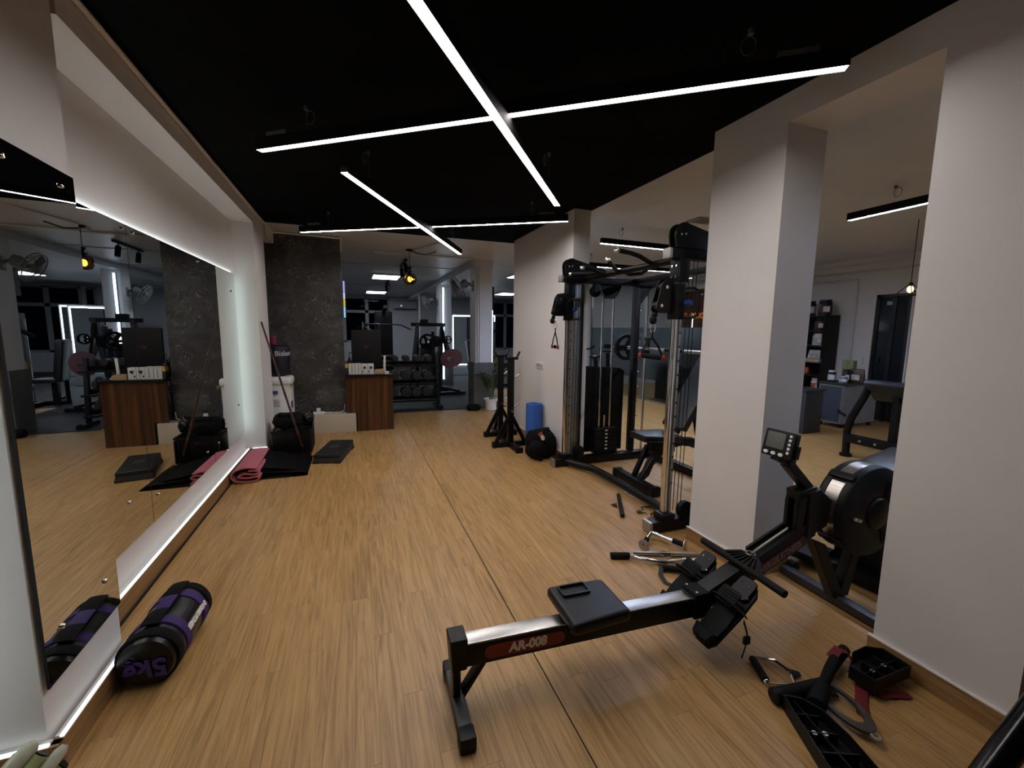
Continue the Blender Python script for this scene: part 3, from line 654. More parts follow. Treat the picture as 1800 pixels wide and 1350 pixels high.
grip([(2.2,3.22,1.92),(2.36,3.34,1.91),(2.46,3.3,1.92),(2.42,3.12,1.96)],())
grip([(1.93,3.42,1.955),(2.06,3.47,1.95),(2.19,3.53,1.93)],(0,))
grip([(1.99,3.75,1.94),(2.1,3.6,1.935),(2.2,3.44,1.925)],(0,))
# pulley carriages on the columns
def carriage(Y, z, right):
    x = 2.03
    c = k('pulley_carriage', B().box((x,Y,z),(.075,.082,.235),None,.006), BLACK)
    pl = [(-.0,.09),(-.055,.085),(-.085,.05),(-.125,-.11),(-.10,-.135),(.0,-.135)]
    for s in (-.026,.026): k('swivel_plate', B().prism(pl,(x-.045,Y+s+.02,z+.06),(1,0,0),(0,0,1),.007), BLACK, c)
    for (a,bz) in ((-.05,.09),(-.085,-.03)):
        k('swivel_wheel', B().cyl((x-.045+a,Y-.01,z+bz),(x-.045+a,Y+.05,z+bz),.034,seg=20), BLACKM, c)
        k('bolt', B().cyl((x-.045+a,Y-.018,z+bz),(x-.045+a,Y+.058,z+bz),.011,seg=12), CHROME, c)
    k('carriage_handle', B().tube([(x+.02,Y-.05,z+.085),(x+.06,Y-.085,z+.085),(x+.09,Y-.10,z+.07),(x+.09,Y-.10,z-.09),(x+.06,Y-.085,z-.105),(x+.02,Y-.05,z-.105)],.010,8), BLACK, c)
    k('pin_knob', B().cyl((x+.03,Y-.055,z-.01),(x+.03,Y-.10,z-.01),.018,seg=14,bev=.003), M('knob_blue','#153a8c',.4), c)
    k('rope_ball', B().ball((x-.155,Y+.02,z-.09),.02).ball((x-.165,Y+.02,z-.125),.024,(1,1,1.2)), RUBBER, c)
    return c
carriage(YR,1.60,True); carriage(YL,1.62,False)
def stirrup(label, top, w, h, ax):
    t = thing('triangle_stirrup', label, 'cable attachment', (top[0],top[1],top[2]-h-.06))
    T = Vector(top); ax = Vector(ax).normalized()
    obj('carabiner', B().tube([T+Vector((0,0,-.035))+ax*.016*math.sin(a)*(1.0 if math.cos(a)<.3 else .6)+Vector((0,0,.038))*math.cos(a) for a in [2*PI*j/16 for j in range(16)]],.004,6,True), CHROME, t)
    J = T+Vector((0,0,-.075))
    L = J+Vector((0,0,-h))-ax*w/2; Rr = J+Vector((0,0,-h-.012))+ax*w/2
    for e in (L,Rr): obj('strap', B().tube([J+Vector((0,0,.01)),J+Vector((0,0,-.03)),(J+e)/2+ (e-J).cross(Vector((0,0,1)))*0,e],0,8,flat=(.011,.004)), FABRICB, t)
    obj('grip', B().cyl(L+ax*.015,Rr-ax*.015,.0165,seg=14), RUBBER, t)
    for e,s in ((L,1),(Rr,-1)): obj('grip_end', B().lathe([(.012,-.010),(.021,-.008),(.021,.008),(.012,.010)],e,ax*s,14), M('red_rubber','#8e1a22',.5), t)
stirrup('black stirrup handle with red ends hanging from the near pulley', (1.865,YR+.02,1.465),.15,.15,(.75,-.55,0))
stirrup('folded black stirrup handle hanging from the far pulley by the wall stub', (1.90,YL+.02,1.49),.06,.17,(.9,-.3,0))
# smith bar and plate
t = thing('smith_bar','long steel barbell on the rear guide rods of the cable machine','barbell',(3.02,3.3,1.2))
obj('shaft', B().cyl((2.98,2.0,1.215),(2.98,4.45,1.215),.0145), STEEL, t)
for y in (2.6,3.42): obj('knurl_grip', B().cyl((2.98,y-.13,1.215),(2.98,y+.13,1.215),.0165), RUBBER, t)
for y in (YL+.045,YR-.045):
    obj('slider', B().box((3.02,y,1.23),(.07,.055,.22),None,.006), BLACK, t)
    obj('hook', B().prism([(-.11,.11),(-.085,.125),(-.06,.10),(.0,-.02),(-.05,-.03)],(3.0,y-.05,1.26),(1,0,0),(0,0,1),.012), STEEL, t)
obj('sleeve', B().cyl((2.98,4.05,1.215),(2.98,4.45,1.215),.024), CHROME, t)
def spoke_plate(label, c, ax, r, th, mat, group=None):
    t = thing('weight_plate', label, 'weight plate', c, 0, group)
    obj('rim', B().lathe([(r*.74,-th/2),(r,-th/2),(r,th/2),(r*.74,th/2),(r*.74,-th/2)],c,ax,32), mat, t)
    A = Vector(ax).normalized(); q = A.to_track_quat('Z','Y').to_matrix()
    for j in range(3):
        a = 2*PI*j/3; d = q@Vector((math.cos(a),math.sin(a),0))
        obj('spoke', B().beam(Vector(c)+d*r*.2,Vector(c)+d*r*.8,r*.35,th*.7,up=A,bev=.002), mat, t)
    obj('hub', B().lathe([(.026,-th/2),(r*.28,-th/2),(r*.28,th/2),(.026,th/2),(.026,-th/2)],c,ax,20), mat, t)
    return t
spoke_plate('black spoked plate on the smith bar of the cable machine',(2.98,4.22,1.215),(0,1,0),.15,.035,RUBBER)

# ------------------------------------------------------------------ adjustable bench
Bn = thing('adjustable_bench','black padded adjustable bench standing inside the cable machine','bench',(2.7,3.12,0))
q = lambda n,b,m=BLACK,p=Bn: obj(n,b,m,p)
q('front_foot', B().box((2.37,3.13,.045),(.075,.56,.07),None,.008))
for s in (-1,1): q('foot_cap', B().box((2.37,3.13+s*.275,.045),(.09,.05,.088),None,.012), BLACKM)
q('front_strut', B().beam((2.38,3.17,.07),(2.52,3.17,.36),.04,.035,bev=.003)); q('front_strut', B().beam((2.38,3.08,.07),(2.55,3.08,.30),.04,.035,bev=.003))
ap = [(2.40+.0,.06)]+[(2.86-.40*math.cos(math.radians(a)),.02+.36*math.sin(math.radians(a))) for a in range(15,166,15)]
q('arched_frame', B().tube([(x,3.12,z) for x,z in ap]+[(3.27,3.12,.06)],0,8,flat=(.03,.045)))
q('rear_foot', B().box((3.28,3.12,.045),(.075,.46,.07),None,.008))
q('seat_bracket', B().bb((2.50,3.08,.30),(2.76,3.16,.44),.004))
q('seat_pad', B().box((2.55,3.12,.455),(.38,.29,.06),Matrix.Rotation(.05,3,'Y'),.018,3).warp(lambda v:(v.x,3.12+(v.y-3.12)*(.80+.35*min(1,max(0,(v.x-2.36)/.35))),v.z)), LEATHER)
d = Vector((.44,0,.68)).normalized(); nn = Vector((-.68,0,.44)).normalized()
q('back_pad', B().box(Vector((2.79,3.12,.50))+d*.40+nn*.03,(.80,.29,.065),Matrix((d,Vector((0,1,0)),d.cross(Vector((0,1,0))))).transposed(),.02,3), LEATHER)
q('back_frame', B().beam(Vector((2.79,3.12,.47)),Vector((2.79,3.12,.47))+d*.66-nn*.01,.06,.04,bev=.003))
q('ladder_strut', B().beam((3.2,3.06,.08),(3.0,3.06,.80),.03,.03)); q('ladder_strut', B().beam((3.2,3.18,.08),(3.0,3.18,.80),.03,.03))
for i in range(4): q('ladder_rung', B().cyl((3.17-.04*i,3.05,.2+.14*i),(3.17-.04*i,3.19,.2+.14*i),.009,seg=8), STEEL)
q('adjust_knob', B().cyl((2.46,3.06,.33),(2.46,3.0,.33),.02,bev=.004), BLACKM)

# ================================================================== LOOSE HANDLES ON THE FLOOR
t = thing('short_bar_handle','short matt black bar with a triangular lug lying before the cable machine','handle',(1.97,2.77,0))
obj('bar', B().cyl((2.075,2.955,.018),(1.86,2.585,.018),.0165,seg=14,bev=.003), BLACK, t); obj('lug', B().prism([(-.03,0),(.03,0),(0,.045)],(1.945,2.785,.014),(-.5,-.86,0),(-.86,.5,0),.008), BLACK, t)
def d_handle(label, pts, gi, lug, mat=CHROME, rod=.0065, z=.014):
    P = [Vector((x,y,z)) for x,y in pts]; cc = sum(P,Vector())/len(P)
    t = thing('d_handle', label, 'handle', (cc.x,cc.y,0), 0, 'stirrup handles on the floor')
    obj('frame', B().tube(P,rod,8,True), mat, t)
    a,b2 = P[gi],P[(gi+1)%len(P)]; obj('grip', B().cyl(a.lerp(b2,.08)+Vector((0,0,.004)),a.lerp(b2,.92)+Vector((0,0,.004)),.0155,seg=14,bev=.003), RUBBER, t)
    l = Vector((lug[0],lug[1],z)); dr = (l-cc).normalized(); pp = Vector((-dr.y,dr.x,0))
    obj('lug', B().prism([(-.02,-.004),(.02,-.004),(.009,.032),(-.009,.032)],l,pp,dr,.006), DARKM, t)
    for e in (a.lerp(b2,.06),a.lerp(b2,.94)): obj('collar', B().ball(e+Vector((0,0,.003)),.011), CHROME, t)
d_handle('chrome stirrup handle with black grip near the right pillar', [(1.56,1.21),(1.64,1.165),(1.645,1.10),(1.597,1.042),(1.50,1.085)],4,(1.645,1.09))
d_handle('chrome stirrup handle lying against the cable machine floor bar', [(2.10,2.68),(2.225,2.66),(2.21,2.575),(2.075,2.55),(2.06,2.60)],1,(2.05,2.62))
t = thing('v_grip','bent chrome close-grip handle with flanged ends behind the straight bar','handle',(1.84,2.14,0))
obj('bent_bar', B().tube([(1.72,2.15,.035),(1.80,2.21,.042),(1.845,2.245,.045),(1.865,2.235,.045),(1.90,2.16,.042),(1.96,2.06,.035)],.0135,12), CHROME, t)
for p0,p1 in (((1.72,2.15,.035),(1.775,2.19,.04)),((1.925,2.118,.04),(1.96,2.06,.035))): obj('grip', B().cyl(p0,p1,.017,seg=14), RUBBER, t)
for c,ax in (((1.715,2.145,.035),(-.8,-.6,0)),((1.963,2.055,.035),(.5,-.86,0))):
    obj('flange', B().lathe([(.006,0),(.034,0),(.034,.006),(.006,.006),(.006,0)],c,ax,20), STEEL, t)
t = thing('straight_bar','short straight chrome pulldown bar with a hanging eye','handle',(1.8,2.03,0))
obj('bar', B().cyl((1.608,2.11,.016),(1.99,1.95,.016),.0145,seg=14,bev=.002), STEEL, t); obj('swivel_eye', B().frame(circ(.02,14),circ(.008,14),(1.79,2.005,.01),(1,-.4,0),(.4,1,0),.008), CHROME, t); obj('collar', B().cyl((1.765,2.043,.016),(1.82,2.02,.016),.018,seg=14), CHROME, t)
t = thing('curl_bar','wavy chrome curl bar with a black rubber grip at its left end','handle',(1.68,1.98,0))
obj('bar', B().tube([(1.455,2.118,.022),(1.566,2.078,.022),(1.60,2.03,.022),(1.645,1.985,.022),(1.70,1.955,.022),(1.77,1.93,.022),(1.84,1.925,.022),(1.93,1.90,.022),(1.98,1.86,.022)],.0135,12), CHROME, t)
obj('grip', B().cyl((1.45,2.12,.022),(1.56,2.08,.022),.0195,seg=16,bev=.004), RUBBER, t); obj('collar', B().cyl((1.68,1.966,.022),(1.73,1.944,.022),.019,seg=14), STEEL, t)
t = thing('nylon_stirrup','black nylon stirrup handle tucked behind the rower foot plates','handle',(1.68,1.80,0))
obj('grip', B().cyl((1.665,1.905,.022),(1.80,1.80,.022),.018,seg=14,bev=.003), RUBBER, t); obj('strap', B().tube([(1.66,1.905,.03),(1.615,1.86,.012),(1.595,1.79,.008),(1.62,1.735,.008),(1.70,1.72,.009),(1.79,1.77,.012),(1.80,1.80,.02)],0,8,flat=(.013,.003)), M('grey_webbing','#2b2b2d',.8), t)

# pile by the right pillar
def pedal(label, poly, rows, cols, z0, h, name='foot_pedal'):
    xs = [p[0] for p in poly]; ys = [p[1] for p in poly]; cx = sum(xs)/len(xs); cy = sum(ys)/len(ys)
    t = thing(name, label, 'pedal', (cx,cy,z0), 0, 'loose moulded pedals')
    inn = [(cx+(x-cx)*.94,cy+(y-cy)*.94) for x,y in poly]
    obj('rim', B().frame(poly,inn,(0,0,z0+h/2),(1,0,0),(0,1,0),h), BLACKM, t)
    obj('tread', B().prism(inn,(0,0,z0+.006),(1,0,0),(0,1,0),.006), BLACKM, t)
    A,Bp,Cp,D = [Vector((*poly[i],0)) for i in rows]      # corners in order
    for f in cols[0]: obj('rib', B().beam(A.lerp(Bp,f)+Vector((0,0,z0+h*.45)),D.lerp(Cp,f)+Vector((0,0,z0+h*.45)),.004,h*.75), BLACKM, t)
    for f in cols[1]: obj('rib', B().beam(A.lerp(D,f)+Vector((0,0,z0+h*.45)),Bp.lerp(Cp,f)+Vector((0,0,z0+h*.45)),.004,h*.75), BLACKM, t)
    for f,g in ((.3,.5),(.62,.5)): 
        pnt = A.lerp(Bp,f).lerp(D.lerp(Cp,f),g); obj('boss', B().cyl(pnt+Vector((0,0,z0)),pnt+Vector((0,0,z0+h*.8)),.009,seg=10), STEEL, t)
    return t
pedal('upside-down black ribbed pedal lying on the red strap by the right pillar', [(1.82,.985),(1.91,1.03),(2.0,1.035),(2.06,1.0),(2.055,.90),(1.83,.90)], (0,3,4,5), ((.35,.68),(.5,)), .03, .052)
pedal('long upside-down black ribbed pedal at the bottom edge of the picture', [(1.47,1.0),(1.52,.965),(1.545,.90),(1.53,.80),(1.49,.68),(1.38,.70),(1.345,.74)], (0,1,4,6), ((.5,),(.25,.5,.75)), .0, .055)
t = thing('strap_ring','grey oval forged ring handle with a flat eye tab','handle',(1.64,.90,0))
ro = circ(1,28,0,0,.062,.115); ri = circ(1,28,0,.012,.046,.088); ux = Vector((.62,-.78,0)); 
dr = Vector((-.2,-1,0)).normalized(); pv = Vector((dr.y,-dr.x,0))
obj('ring', B().frame(ro,ri,(1.66,.905,.030),pv,-dr,.012), M('forged_grey','#4a4743',.45,metal=.5,var=.15), t)
obj('eye_tab', B().frame(circ(.016,14,0,-.124),circ(.007,14,0,-.124),(1.66,.905,.030),pv,-dr,.007), STEEL, t)
t = thing('tube_handle','bent black rubber tube handle lying across the pile','handle',(1.7,1.0,0))
obj('tube', B().tube([(1.475,1.02,.03),(1.58,1.005,.032),(1.66,.995,.034),(1.70,.998,.035),(1.78,1.03,.04),(1.87,1.06,.045),(1.94,1.075,.05)],[.026,.026,.025,.019,.021,.024,.022],14), RUBBER, t)
obj('end_plug', B().lathe([(.028,0),(.028,.02),(.02,.026),(0,.026)],(1.475,1.02,.03),(-1,.14,0),16), BLACKM, t)
t = thing('grip_sleeve','thick black rubber grip sleeve under the grey ring','handle',(1.6,.95,0))
obj('sleeve', B().cyl((1.56,.935,.033),(1.665,.985,.033),.032,seg=18,bev=.008), RUBBER, t)
obj('flange', B().prism([(-.03,0),(.04,.0),(.03,.05),(0,.06)],(1.67,.97,.02),(.7,-.7,0),(.7,.7,0),.008), BLACKM, t)
RSTR = M('red_webbing','#6b1518',.75,var=.15,scale=60,bump=.2,bscale=200)
t = thing('red_strap','dark red nylon strap threaded under the ribbed pedal','strap',(1.85,.95,0))
obj('webbing', B().tube([(1.715,.865,.006),(1.77,.905,.008),(1.83,.94,.012),(1.88,.97,.016)],0,8,flat=(.02,.0025)), RSTR, t)
obj('webbing_tail', B().tube([(1.87,.90,.012),(1.93,.885,.008),(1.985,.862,.006)],0,8,flat=(.017,.003)), RSTR, t)
obj('loop', B().tube([(1.835,1.065,.05),(1.87,1.06,.085),(1.905,1.045,.07),(1.90,1.02,.05)],0,8,flat=(.02,.003)), RSTR, t)
t = thing('machine_tube','thick glossy black steel tube leaning in at the lower right corner','tube',(1.6,.5,0))
obj('tube', B().cyl((1.27,.50,.03),(2.09,.50,.535),.034,seg=20), M('gloss_black','#08080a',.2), t)
obj('post', B().bb((2.06,.465,0),(2.13,.535,.56),.006), BLACK, t)
obj('tube_cap', B().bb((1.22,.44,0),(1.32,.56,.05),.01), RUBBER, t)

# ================================================================== LEFT SIDE CLUSTER
# 5 kg sand bag
S0 = Vector((-.795,1.90,.106)); S1 = Vector((-.782,2.295,.102)); sd = (S1-S0).normalized(); SR = .104
sl = (S1-S0).length
def wobf(a, j): return .012*math.sin(3*a+j*.7)+.008*math.sin(5*a-j*1.1)
def flat_bottom(v):
    return (v.x, v.y, max(v.z,.004))
sb = thing('sand_bag','black cylindrical sand bag with purple straps lying below the mirror','sand bag',(-.77,2.17,0))
obj('body', B().lathe([(0,-.01),(.05,-.012),(.09,-.006),(SR-.006,.012),(SR,.04)]+[(SR,.04+(sl-.08)*i/10) for i in range(1,11)]+[(SR-.006,sl-.01),(.085,sl+.006),(0,sl+.008)],S0,sd,36,wobf).warp(flat_bottom), VINYL, sb)
obj('end_hem', B().lathe([(SR+.001,.012),(SR+.004,.02),(SR+.004,.055),(SR+.001,.06)],S0,sd,36,wobf).warp(flat_bottom), FABRICB, sb)
obj('end_hem', B().lathe([(SR+.001,sl-.055),(SR+.004,sl-.05),(SR+.002,sl-.014),(SR-.004,sl-.008)],S0,sd,36,wobf).warp(flat_bottom), FABRICB, sb)
for z0 in (.085,sl-.125): obj('purple_band', B().lathe([(SR+.001,z0),(SR+.005,z0+.003),(SR+.005,z0+.047),(SR+.001,z0+.05)],S0,sd,36,wobf).warp(flat_bottom), PURPLE, sb)
sx = sd.cross(Vector((0,0,1))).normalized(); sz = sx.cross(sd).normalized()
def onbag(s, ang, lift=.0): return S0+sd*s+(sx*math.sin(ang)+sz*math.cos(ang))*(SR+lift)
def patch(name, s0, s1, a0, a1, lift, mat, th=.004):
    b = B(); n = 6; mseg = 8
    up = [[b.bm.verts.new(onbag(s0+(s1-s0)*i/mseg,a0+(a1-a0)*j/n,lift+.006*math.sin(PI*i/mseg))) for j in range(n+1)] for i in range(mseg+1)]
    lo = [[b.bm.verts.new(onbag(s0+(s1-s0)*i/mseg,a0+(a1-a0)*j/n,lift-th)) for j in range(n+1)] for i in range(mseg+1)]
    for i in range(mseg):
        for j in range(n): b.bm.faces.new((up[i][j],up[i+1][j],up[i+1][j+1],up[i][j+1])); b.bm.faces.new((lo[i][j+1],lo[i+1][j+1],lo[i+1][j],lo[i][j]))
        b.bm.faces.new((up[i][0],lo[i][0],lo[i+1][0],up[i+1][0])); b.bm.faces.new((up[i][n],up[i+1][n],lo[i+1][n],lo[i][n]))
    for j in range(n): b.bm.faces.new((up[0][j],up[0][j+1],lo[0][j+1],lo[0][j])); b.bm.faces.new((up[mseg][j+1],up[mseg][j],lo[mseg][j],lo[mseg][j+1]))
    return obj(name, b, mat, sb)
patch('carry_strap',.16,sl-.10,-.30,.16,.010,PURPLE); patch('strap_anchor',.065,.17,-.34,.20,.014,FABRICB); patch('strap_anchor',sl-.13,sl-.02,-.34,.20,.014,FABRICB)
patch('side_strap',.08,sl-.10,-1.75,-1.45,.010,PURPLE)
n5 = -sd
LETP = M('purple_print','#3b2f78',.5,var=.08)
e = S0-sd*.018-sz*.012
text_obj('weight_lettering','5kg',.098,e,-sx,-sz,LETP,sb,th=.003,bold=.003,shear=-.1)
text_obj('side_lettering','ENERGIE FITNESS',.03,onbag(.215,1.22,.003),-sd,-(sx*math.cos(1.22)-sz*math.sin(1.22))*-1,WHITETXT,sb,th=.006,bold=.001,sx=.82)
# green wrapped tubes at the lower left corner
GRN = M('pale_green_foam','#a9b07c',.6,var=.15,scale=20); WRAP = M('clear_wrap','#b9bba6',.25,var=.2,scale=25,bump=.4,bscale=30); LIME = M('lime_plastic','#8fb028',.5)
def gtube(label, p0, p1, r, mat, dark, wrap):
    t = thing('wrapped_tube', label, 'tube', (p0[0],p0[1],0), 0, 'green wrapped tubes')
    p0 = Vector(p0); p1 = Vector(p1); d = (p1-p0).normalized()
    obj('tube', B().cyl(p0,p1,r,seg=18), mat, t)
    if dark: obj('end_plug', B().cyl(p1-d*.002,p1+d*.004,r*.93,seg=18), BLACKM, t)
    if wrap: obj('wrapping', B().lathe([(r*1.08,-.12),(r*1.12,-.05),(r*1.1,0),(r*1.0,.02),(r*.5,.035),(0,.036)],p1+Vector((.006,-.004,0)),d,16,lambda a,j:.06*math.sin(4*a+j)), WRAP, t)
gtube('pale green tube in clear wrapping nearest the pillar corner', (-1.075,1.30,.03),(-.905,1.45,.212),.019,GRN,False,True)
gtube('pale green tube with a black open end at the lower left corner', (-1.005,1.29,.03),(-.863,1.45,.200),.0165,GRN,True,False)
gtube('short wrapped tube beside the black-ended green tube', (-.955,1.30,.03),(-.842,1.45,.176),.016,WRAP,False,True)
gtube('lime green tube with a black end at the picture corner', (-.99,1.36,.03),(-.822,1.45,.153),.0165,LIME,True,False)
# pink folded mat
pk = thing('pink_mat','folded pink exercise mat beside the skirting','exercise mat',(-1.0,4.65,0))
pts = [(-.90,.118),(-.865,.128),(-.95,.142),(-1.03,.122),(-1.066,.078),(-1.045,.03),(-.97,.012),(-.89,.014),(-.848,.034),(-.87,.054),(-.94,.046),(-1.015,.062),(-.96,.086),(-.89,.076),(-.852,.092),(-.875,.108),(-.93,.112)][1:]
def strip_extrude(P, th, y0, y1, skew=0):
    b = B(); L = []; n = len(P)
    # densify with Catmull-Rom
    Q = []
    for i in range(n-1):
        p0,p1,p2,p3 = [Vector((*P[max(0,min(n-1,j))],0)) for j in (i-1,i,i+1,i+2)]
        for s in range(5):
            u = s/5; Q.append(.5*((2*p1)+(-p0+p2)*u+(2*p0-5*p1+4*p2-p3)*u*u+(-p0+3*p1-3*p2+p3)*u**3))
    Q.append(Vector((*P[-1],0))); n = len(Q)
    for i in range(n):
        t = (Q[min(i+1,n-1)]-Q[max(i-1,0)]).normalized(); nr = Vector((-t.y,t.x,0))
        a = Q[i]+nr*th/2; c = Q[i]-nr*th/2
        L.append([b.bm.verts.new((v.x+(skew if yy==y1 else 0),yy,max(v.y,.002))) for v,yy in ((a,y0),(c,y0),(c,y1),(a,y1))])
    for i in range(n-1):
        for k2 in range(4): b.bm.faces.new((L[i][k2],L[i][(k2+1)%4],L[i+1][(k2+1)%4],L[i+1][k2]))
    b.bm.faces.new(L[0]); b.bm.faces.new(list(reversed(L[-1]))); return b
obj('folded_sheet', strip_extrude(pts,.011,4.31,5.0,-.005), PINK, pk)
# black folded mat
bm_ = thing('black_mat','large black folded mat spread in front of the bags','exercise mat',(-.72,4.7,0))
MATB = M('black_sheet','#080708',.5,var=.2,scale=8,bump=.1)
for i in range(5):
    zz = .012+i*.021; x1 = -.455-.02*i if i < 3 else -.57; x0 = -.855-.008*i
    def fn(u,v,i=i,zz=zz,x0=x0,x1=x1):
        x = x0+(x1-x0)*u; y = 4.37+.03*i+(.66-.05*i)*v + .05*u*(i%2)
        z = zz*(1-.80*u**.8)+.004*i*u+.006*math.sin(7*u+i)*(.3+v) + (.05*v*(1-u) if i==4 else .03*v*(1-u))
        return (x+.02*v*(1-u),y,max(z,.004+.003*i))
    g = B().grid(fn,16,10); geo = g.bm.faces[:]
    r = bmesh.ops.solidify(g.bm, geom=geo, thickness=.005)
    obj('fold_layer', g, MATB, bm_)
# aerobic step
ast = thing('aerobic_step','low black aerobic step platform on the floor beside the folded mat','step',(-.235,5.0,0),math.radians(-13))
STEPM = M('step_black','#0e0f10',.6,var=.15,scale=40,bump=.15,bscale=200)
def stp(v): s = 1-.10*max(0,(.10-v.z)/.1)*-1; return (v.x*(1+.08*(1-v.z/.1)),v.y*(1+.04*(1-v.z/.1)),v.z)
obj('platform', B().box((0,0,.075),(.26,.62,.045),None,.015,3), STEPM, ast, local=True)
obj('skirt', B().box((0,0,.032),(.255,.60,.06),None,.012,2).warp(stp), M('step_grey','#26282b',.6), ast, local=True)
obj('tread_badge', B().prism(circ(1,24,0,0,.05,.085),(0,0,.0985),(1,0,0),(0,1,0),.003), M('badge_grey','#2d2e30',.5), ast, local=True)
for sx_ in (-1,1):
    for sy_ in (-1,1): obj('foot', B().box((sx_*.11,sy_*.25,.012),(.06,.12,.024),None,.005), STEPM, ast, local=True)
# black case with bags on top
cs = thing('equipment_case','black ribbed equipment case standing beside the far white pillar','case',(-.67,5.25,0))
obj('body', B().bb((-.87,5.12,.0),(-.48,5.52,.265),.02,3), VINYL, cs)
for i in range(5): obj('rib', B().bb((-.487,5.15+i*.075,.02),(-.472,5.19+i*.075,.25),.006), BLACKM, cs)
for i in range(4): obj('rib', B().bb((-.60+i*.034,5.108,.02),(-.582+i*.034,5.122,.25),.005), BLACKM, cs)
obj('rim', B().frame(rrect(.405,.415,.02),rrect(.36,.37,.02),(-.675,5.32,.268),(1,0,0),(0,1,0),.02), BLACKM, cs)
obj('latch', B().box((-.68,5.115,.2),(.05,.014,.05),None,.004), DARKM, cs)
def lump(name, label, cat, c, s, mat, seed, z0=0, rough=.06, extra=None, group=None):
    t = thing(name, label, cat, (c[0],c[1],z0), 0, group); rnd = random.Random(seed); ph = [rnd.uniform(0,6) for _ in range(8)]
    def w(v):
        n = v.normalized(); r = 1+rough*(math.sin(5*n.x+ph[0])*math.sin(4*n.y+ph[1])+.7*math.sin(9*n.z+ph[2])*math.sin(8*n.x+ph[3])+.5*math.sin(15*n.y+ph[4]))
        p = 3.0; sup = (abs(n.x)**p+abs(n.y)**p+abs(n.z)**p)**(-1/p)
        q2 = n*sup*r; return (c[0]+q2.x*s[0], c[1]+q2.y*s[1], max(z0+.002,c[2]+q2.z*s[2]))
    obj('body', B().ball((0,0,0),1,seg=36,rings=22).warp(w), mat, t, ang=60)
    return t
t = lump('sports_bag','soft black sports bag slumped on top of the ribbed case','bag',(-.72,5.32,.36),(.15,.15,.085),FABRICB,3,.28)
obj('handle', B().tube([(-.80,5.22,.43),(-.78,5.2,.46),(-.70,5.19,.47),(-.64,5.21,.44)],0,8,flat=(.014,.004)), FABRICB, t)
t = lump('drawstring_bag','small black drawstring bag on the right of the ribbed case','bag',(-.52,5.38,.36),(.06,.08,.085),VINYL,5,.28,.09)
obj('cord', B().tube([(-.56,5.31,.40),(-.545,5.29,.42),(-.50,5.30,.435),(-.47,5.33,.41)],.004,6), M('tan_cord','#8a5a30',.6), t)
# brown cane leaning on the pillar
t = thing('bamboo_cane','long brown bamboo cane leaning against the far white pillar','cane',(-.60,4.97,0))
c0 = Vector((-.565,5.075,.10)); c1 = Vector((-.912,5.22,1.46)); 
prof = []
nseg = 9
for i in range(nseg):
    prof += [((1-.25*i/nseg)*.0125,(i+.03)/nseg),((1-.25*i/nseg)*.0115,(i+.5)/nseg),((1-.25*i/nseg)*.0125,(i+.95)/nseg),((1-.25*i/nseg)*.0145,(i+.985)/nseg)]
Lc = (c1-c0).length
obj('cane', B().lathe([(r,z*Lc) for r,z in prof],c0,(c1-c0),12), BAMBOO, t)
# water dispenser in the niche
wd = thing('water_dispenser','white water dispenser in the corner by the dark wall','water dispenser',(-.9,5.95,0))
obj('cabinet', B().bb((-1.05,5.82,.0),(-.74,6.08,.76),.03,4), WHITEP, wd)
obj('crown', B().bb((-1.05,5.80,.70),(-.725,6.08,.805),.045,4), WHITEP, wd)
obj('tap', B().cyl((-.735,5.80,.71),(-.715,5.785,.71),.012).box((-.725,5.79,.70),(.02,.03,.03),None,.004), M('tap_green','#7d8a3a',.5), wd)
obj('blue_label', B().bb((-.97,5.796,.60),(-.885,5.82,.635)), M('label_blue','#1c3f8a',.5), wd)
obj('side_badge', B().bb((-.745,5.82,.42),(-.735,5.88,.50)), M('label_blue','#1c3f8a',.5), wd)
obj('door_panel', B().bb((-.99,5.812,.06),(-.80,5.824,.56),.006), WHITEP, wd)
for i in range(6): obj('vent_slot', B().bb((-.96,5.808,.44+i*.016),(-.87,5.8125,.446+i*.016)), M('slot_grey','#8c8c8a',.6), wd)
wb = thing('water_jug','navy covered water jug on the dispenser with white lettering','water jug',(-.9,5.95,.80))
obj('jug', B().lathe([(.05,0),(.10,.02),(.125,.06),(.128,.34),(.12,.37),(.10,.385),(0,.39)],(-.875,5.95,.80),(0,0,1),32), M('navy_cover','#10121f',.55,var=.15), wb)
text_obj('lettering','Bisleri',.085,(-.90,5.82,1.06),(1,0,0),(0,0,1),M('jug_print','#b9bcc2',.5),wb,th=.003,bold=.001,center=False,wrap=(-.875,5.95,.1295))
tag(obj('pink_cup', B().lathe([(.03,0),(.036,.004),(.046,.11),(.043,.112),(.034,.01),(0,.008)],(-.93,5.95,1.19),(0,0,1),20), M('pink_plastic','#7c2550',.5)), 'pink plastic cup upside on top of the water jug','cup')
# cables on the ledge
t = thing('power_strip','white power strip with trailing cables on the tiled ledge','power strip',(-.4,6.2,.255))
obj('strip', B().bb((-.60,6.17,.255),(-.40,6.22,.285),.006), WHITEP, t)
obj('cable', B().tube([(-.40,6.2,.27),(-.33,6.22,.262),(-.25,6.18,.262),(-.19,6.23,.262),(-.15,6.24,.28),(-.14,6.25,.36)],.007,8), WHITEP, t)
obj('plug', B().box((-.47,6.19,.31),(.05,.035,.05),None,.006), WHITEP, t)

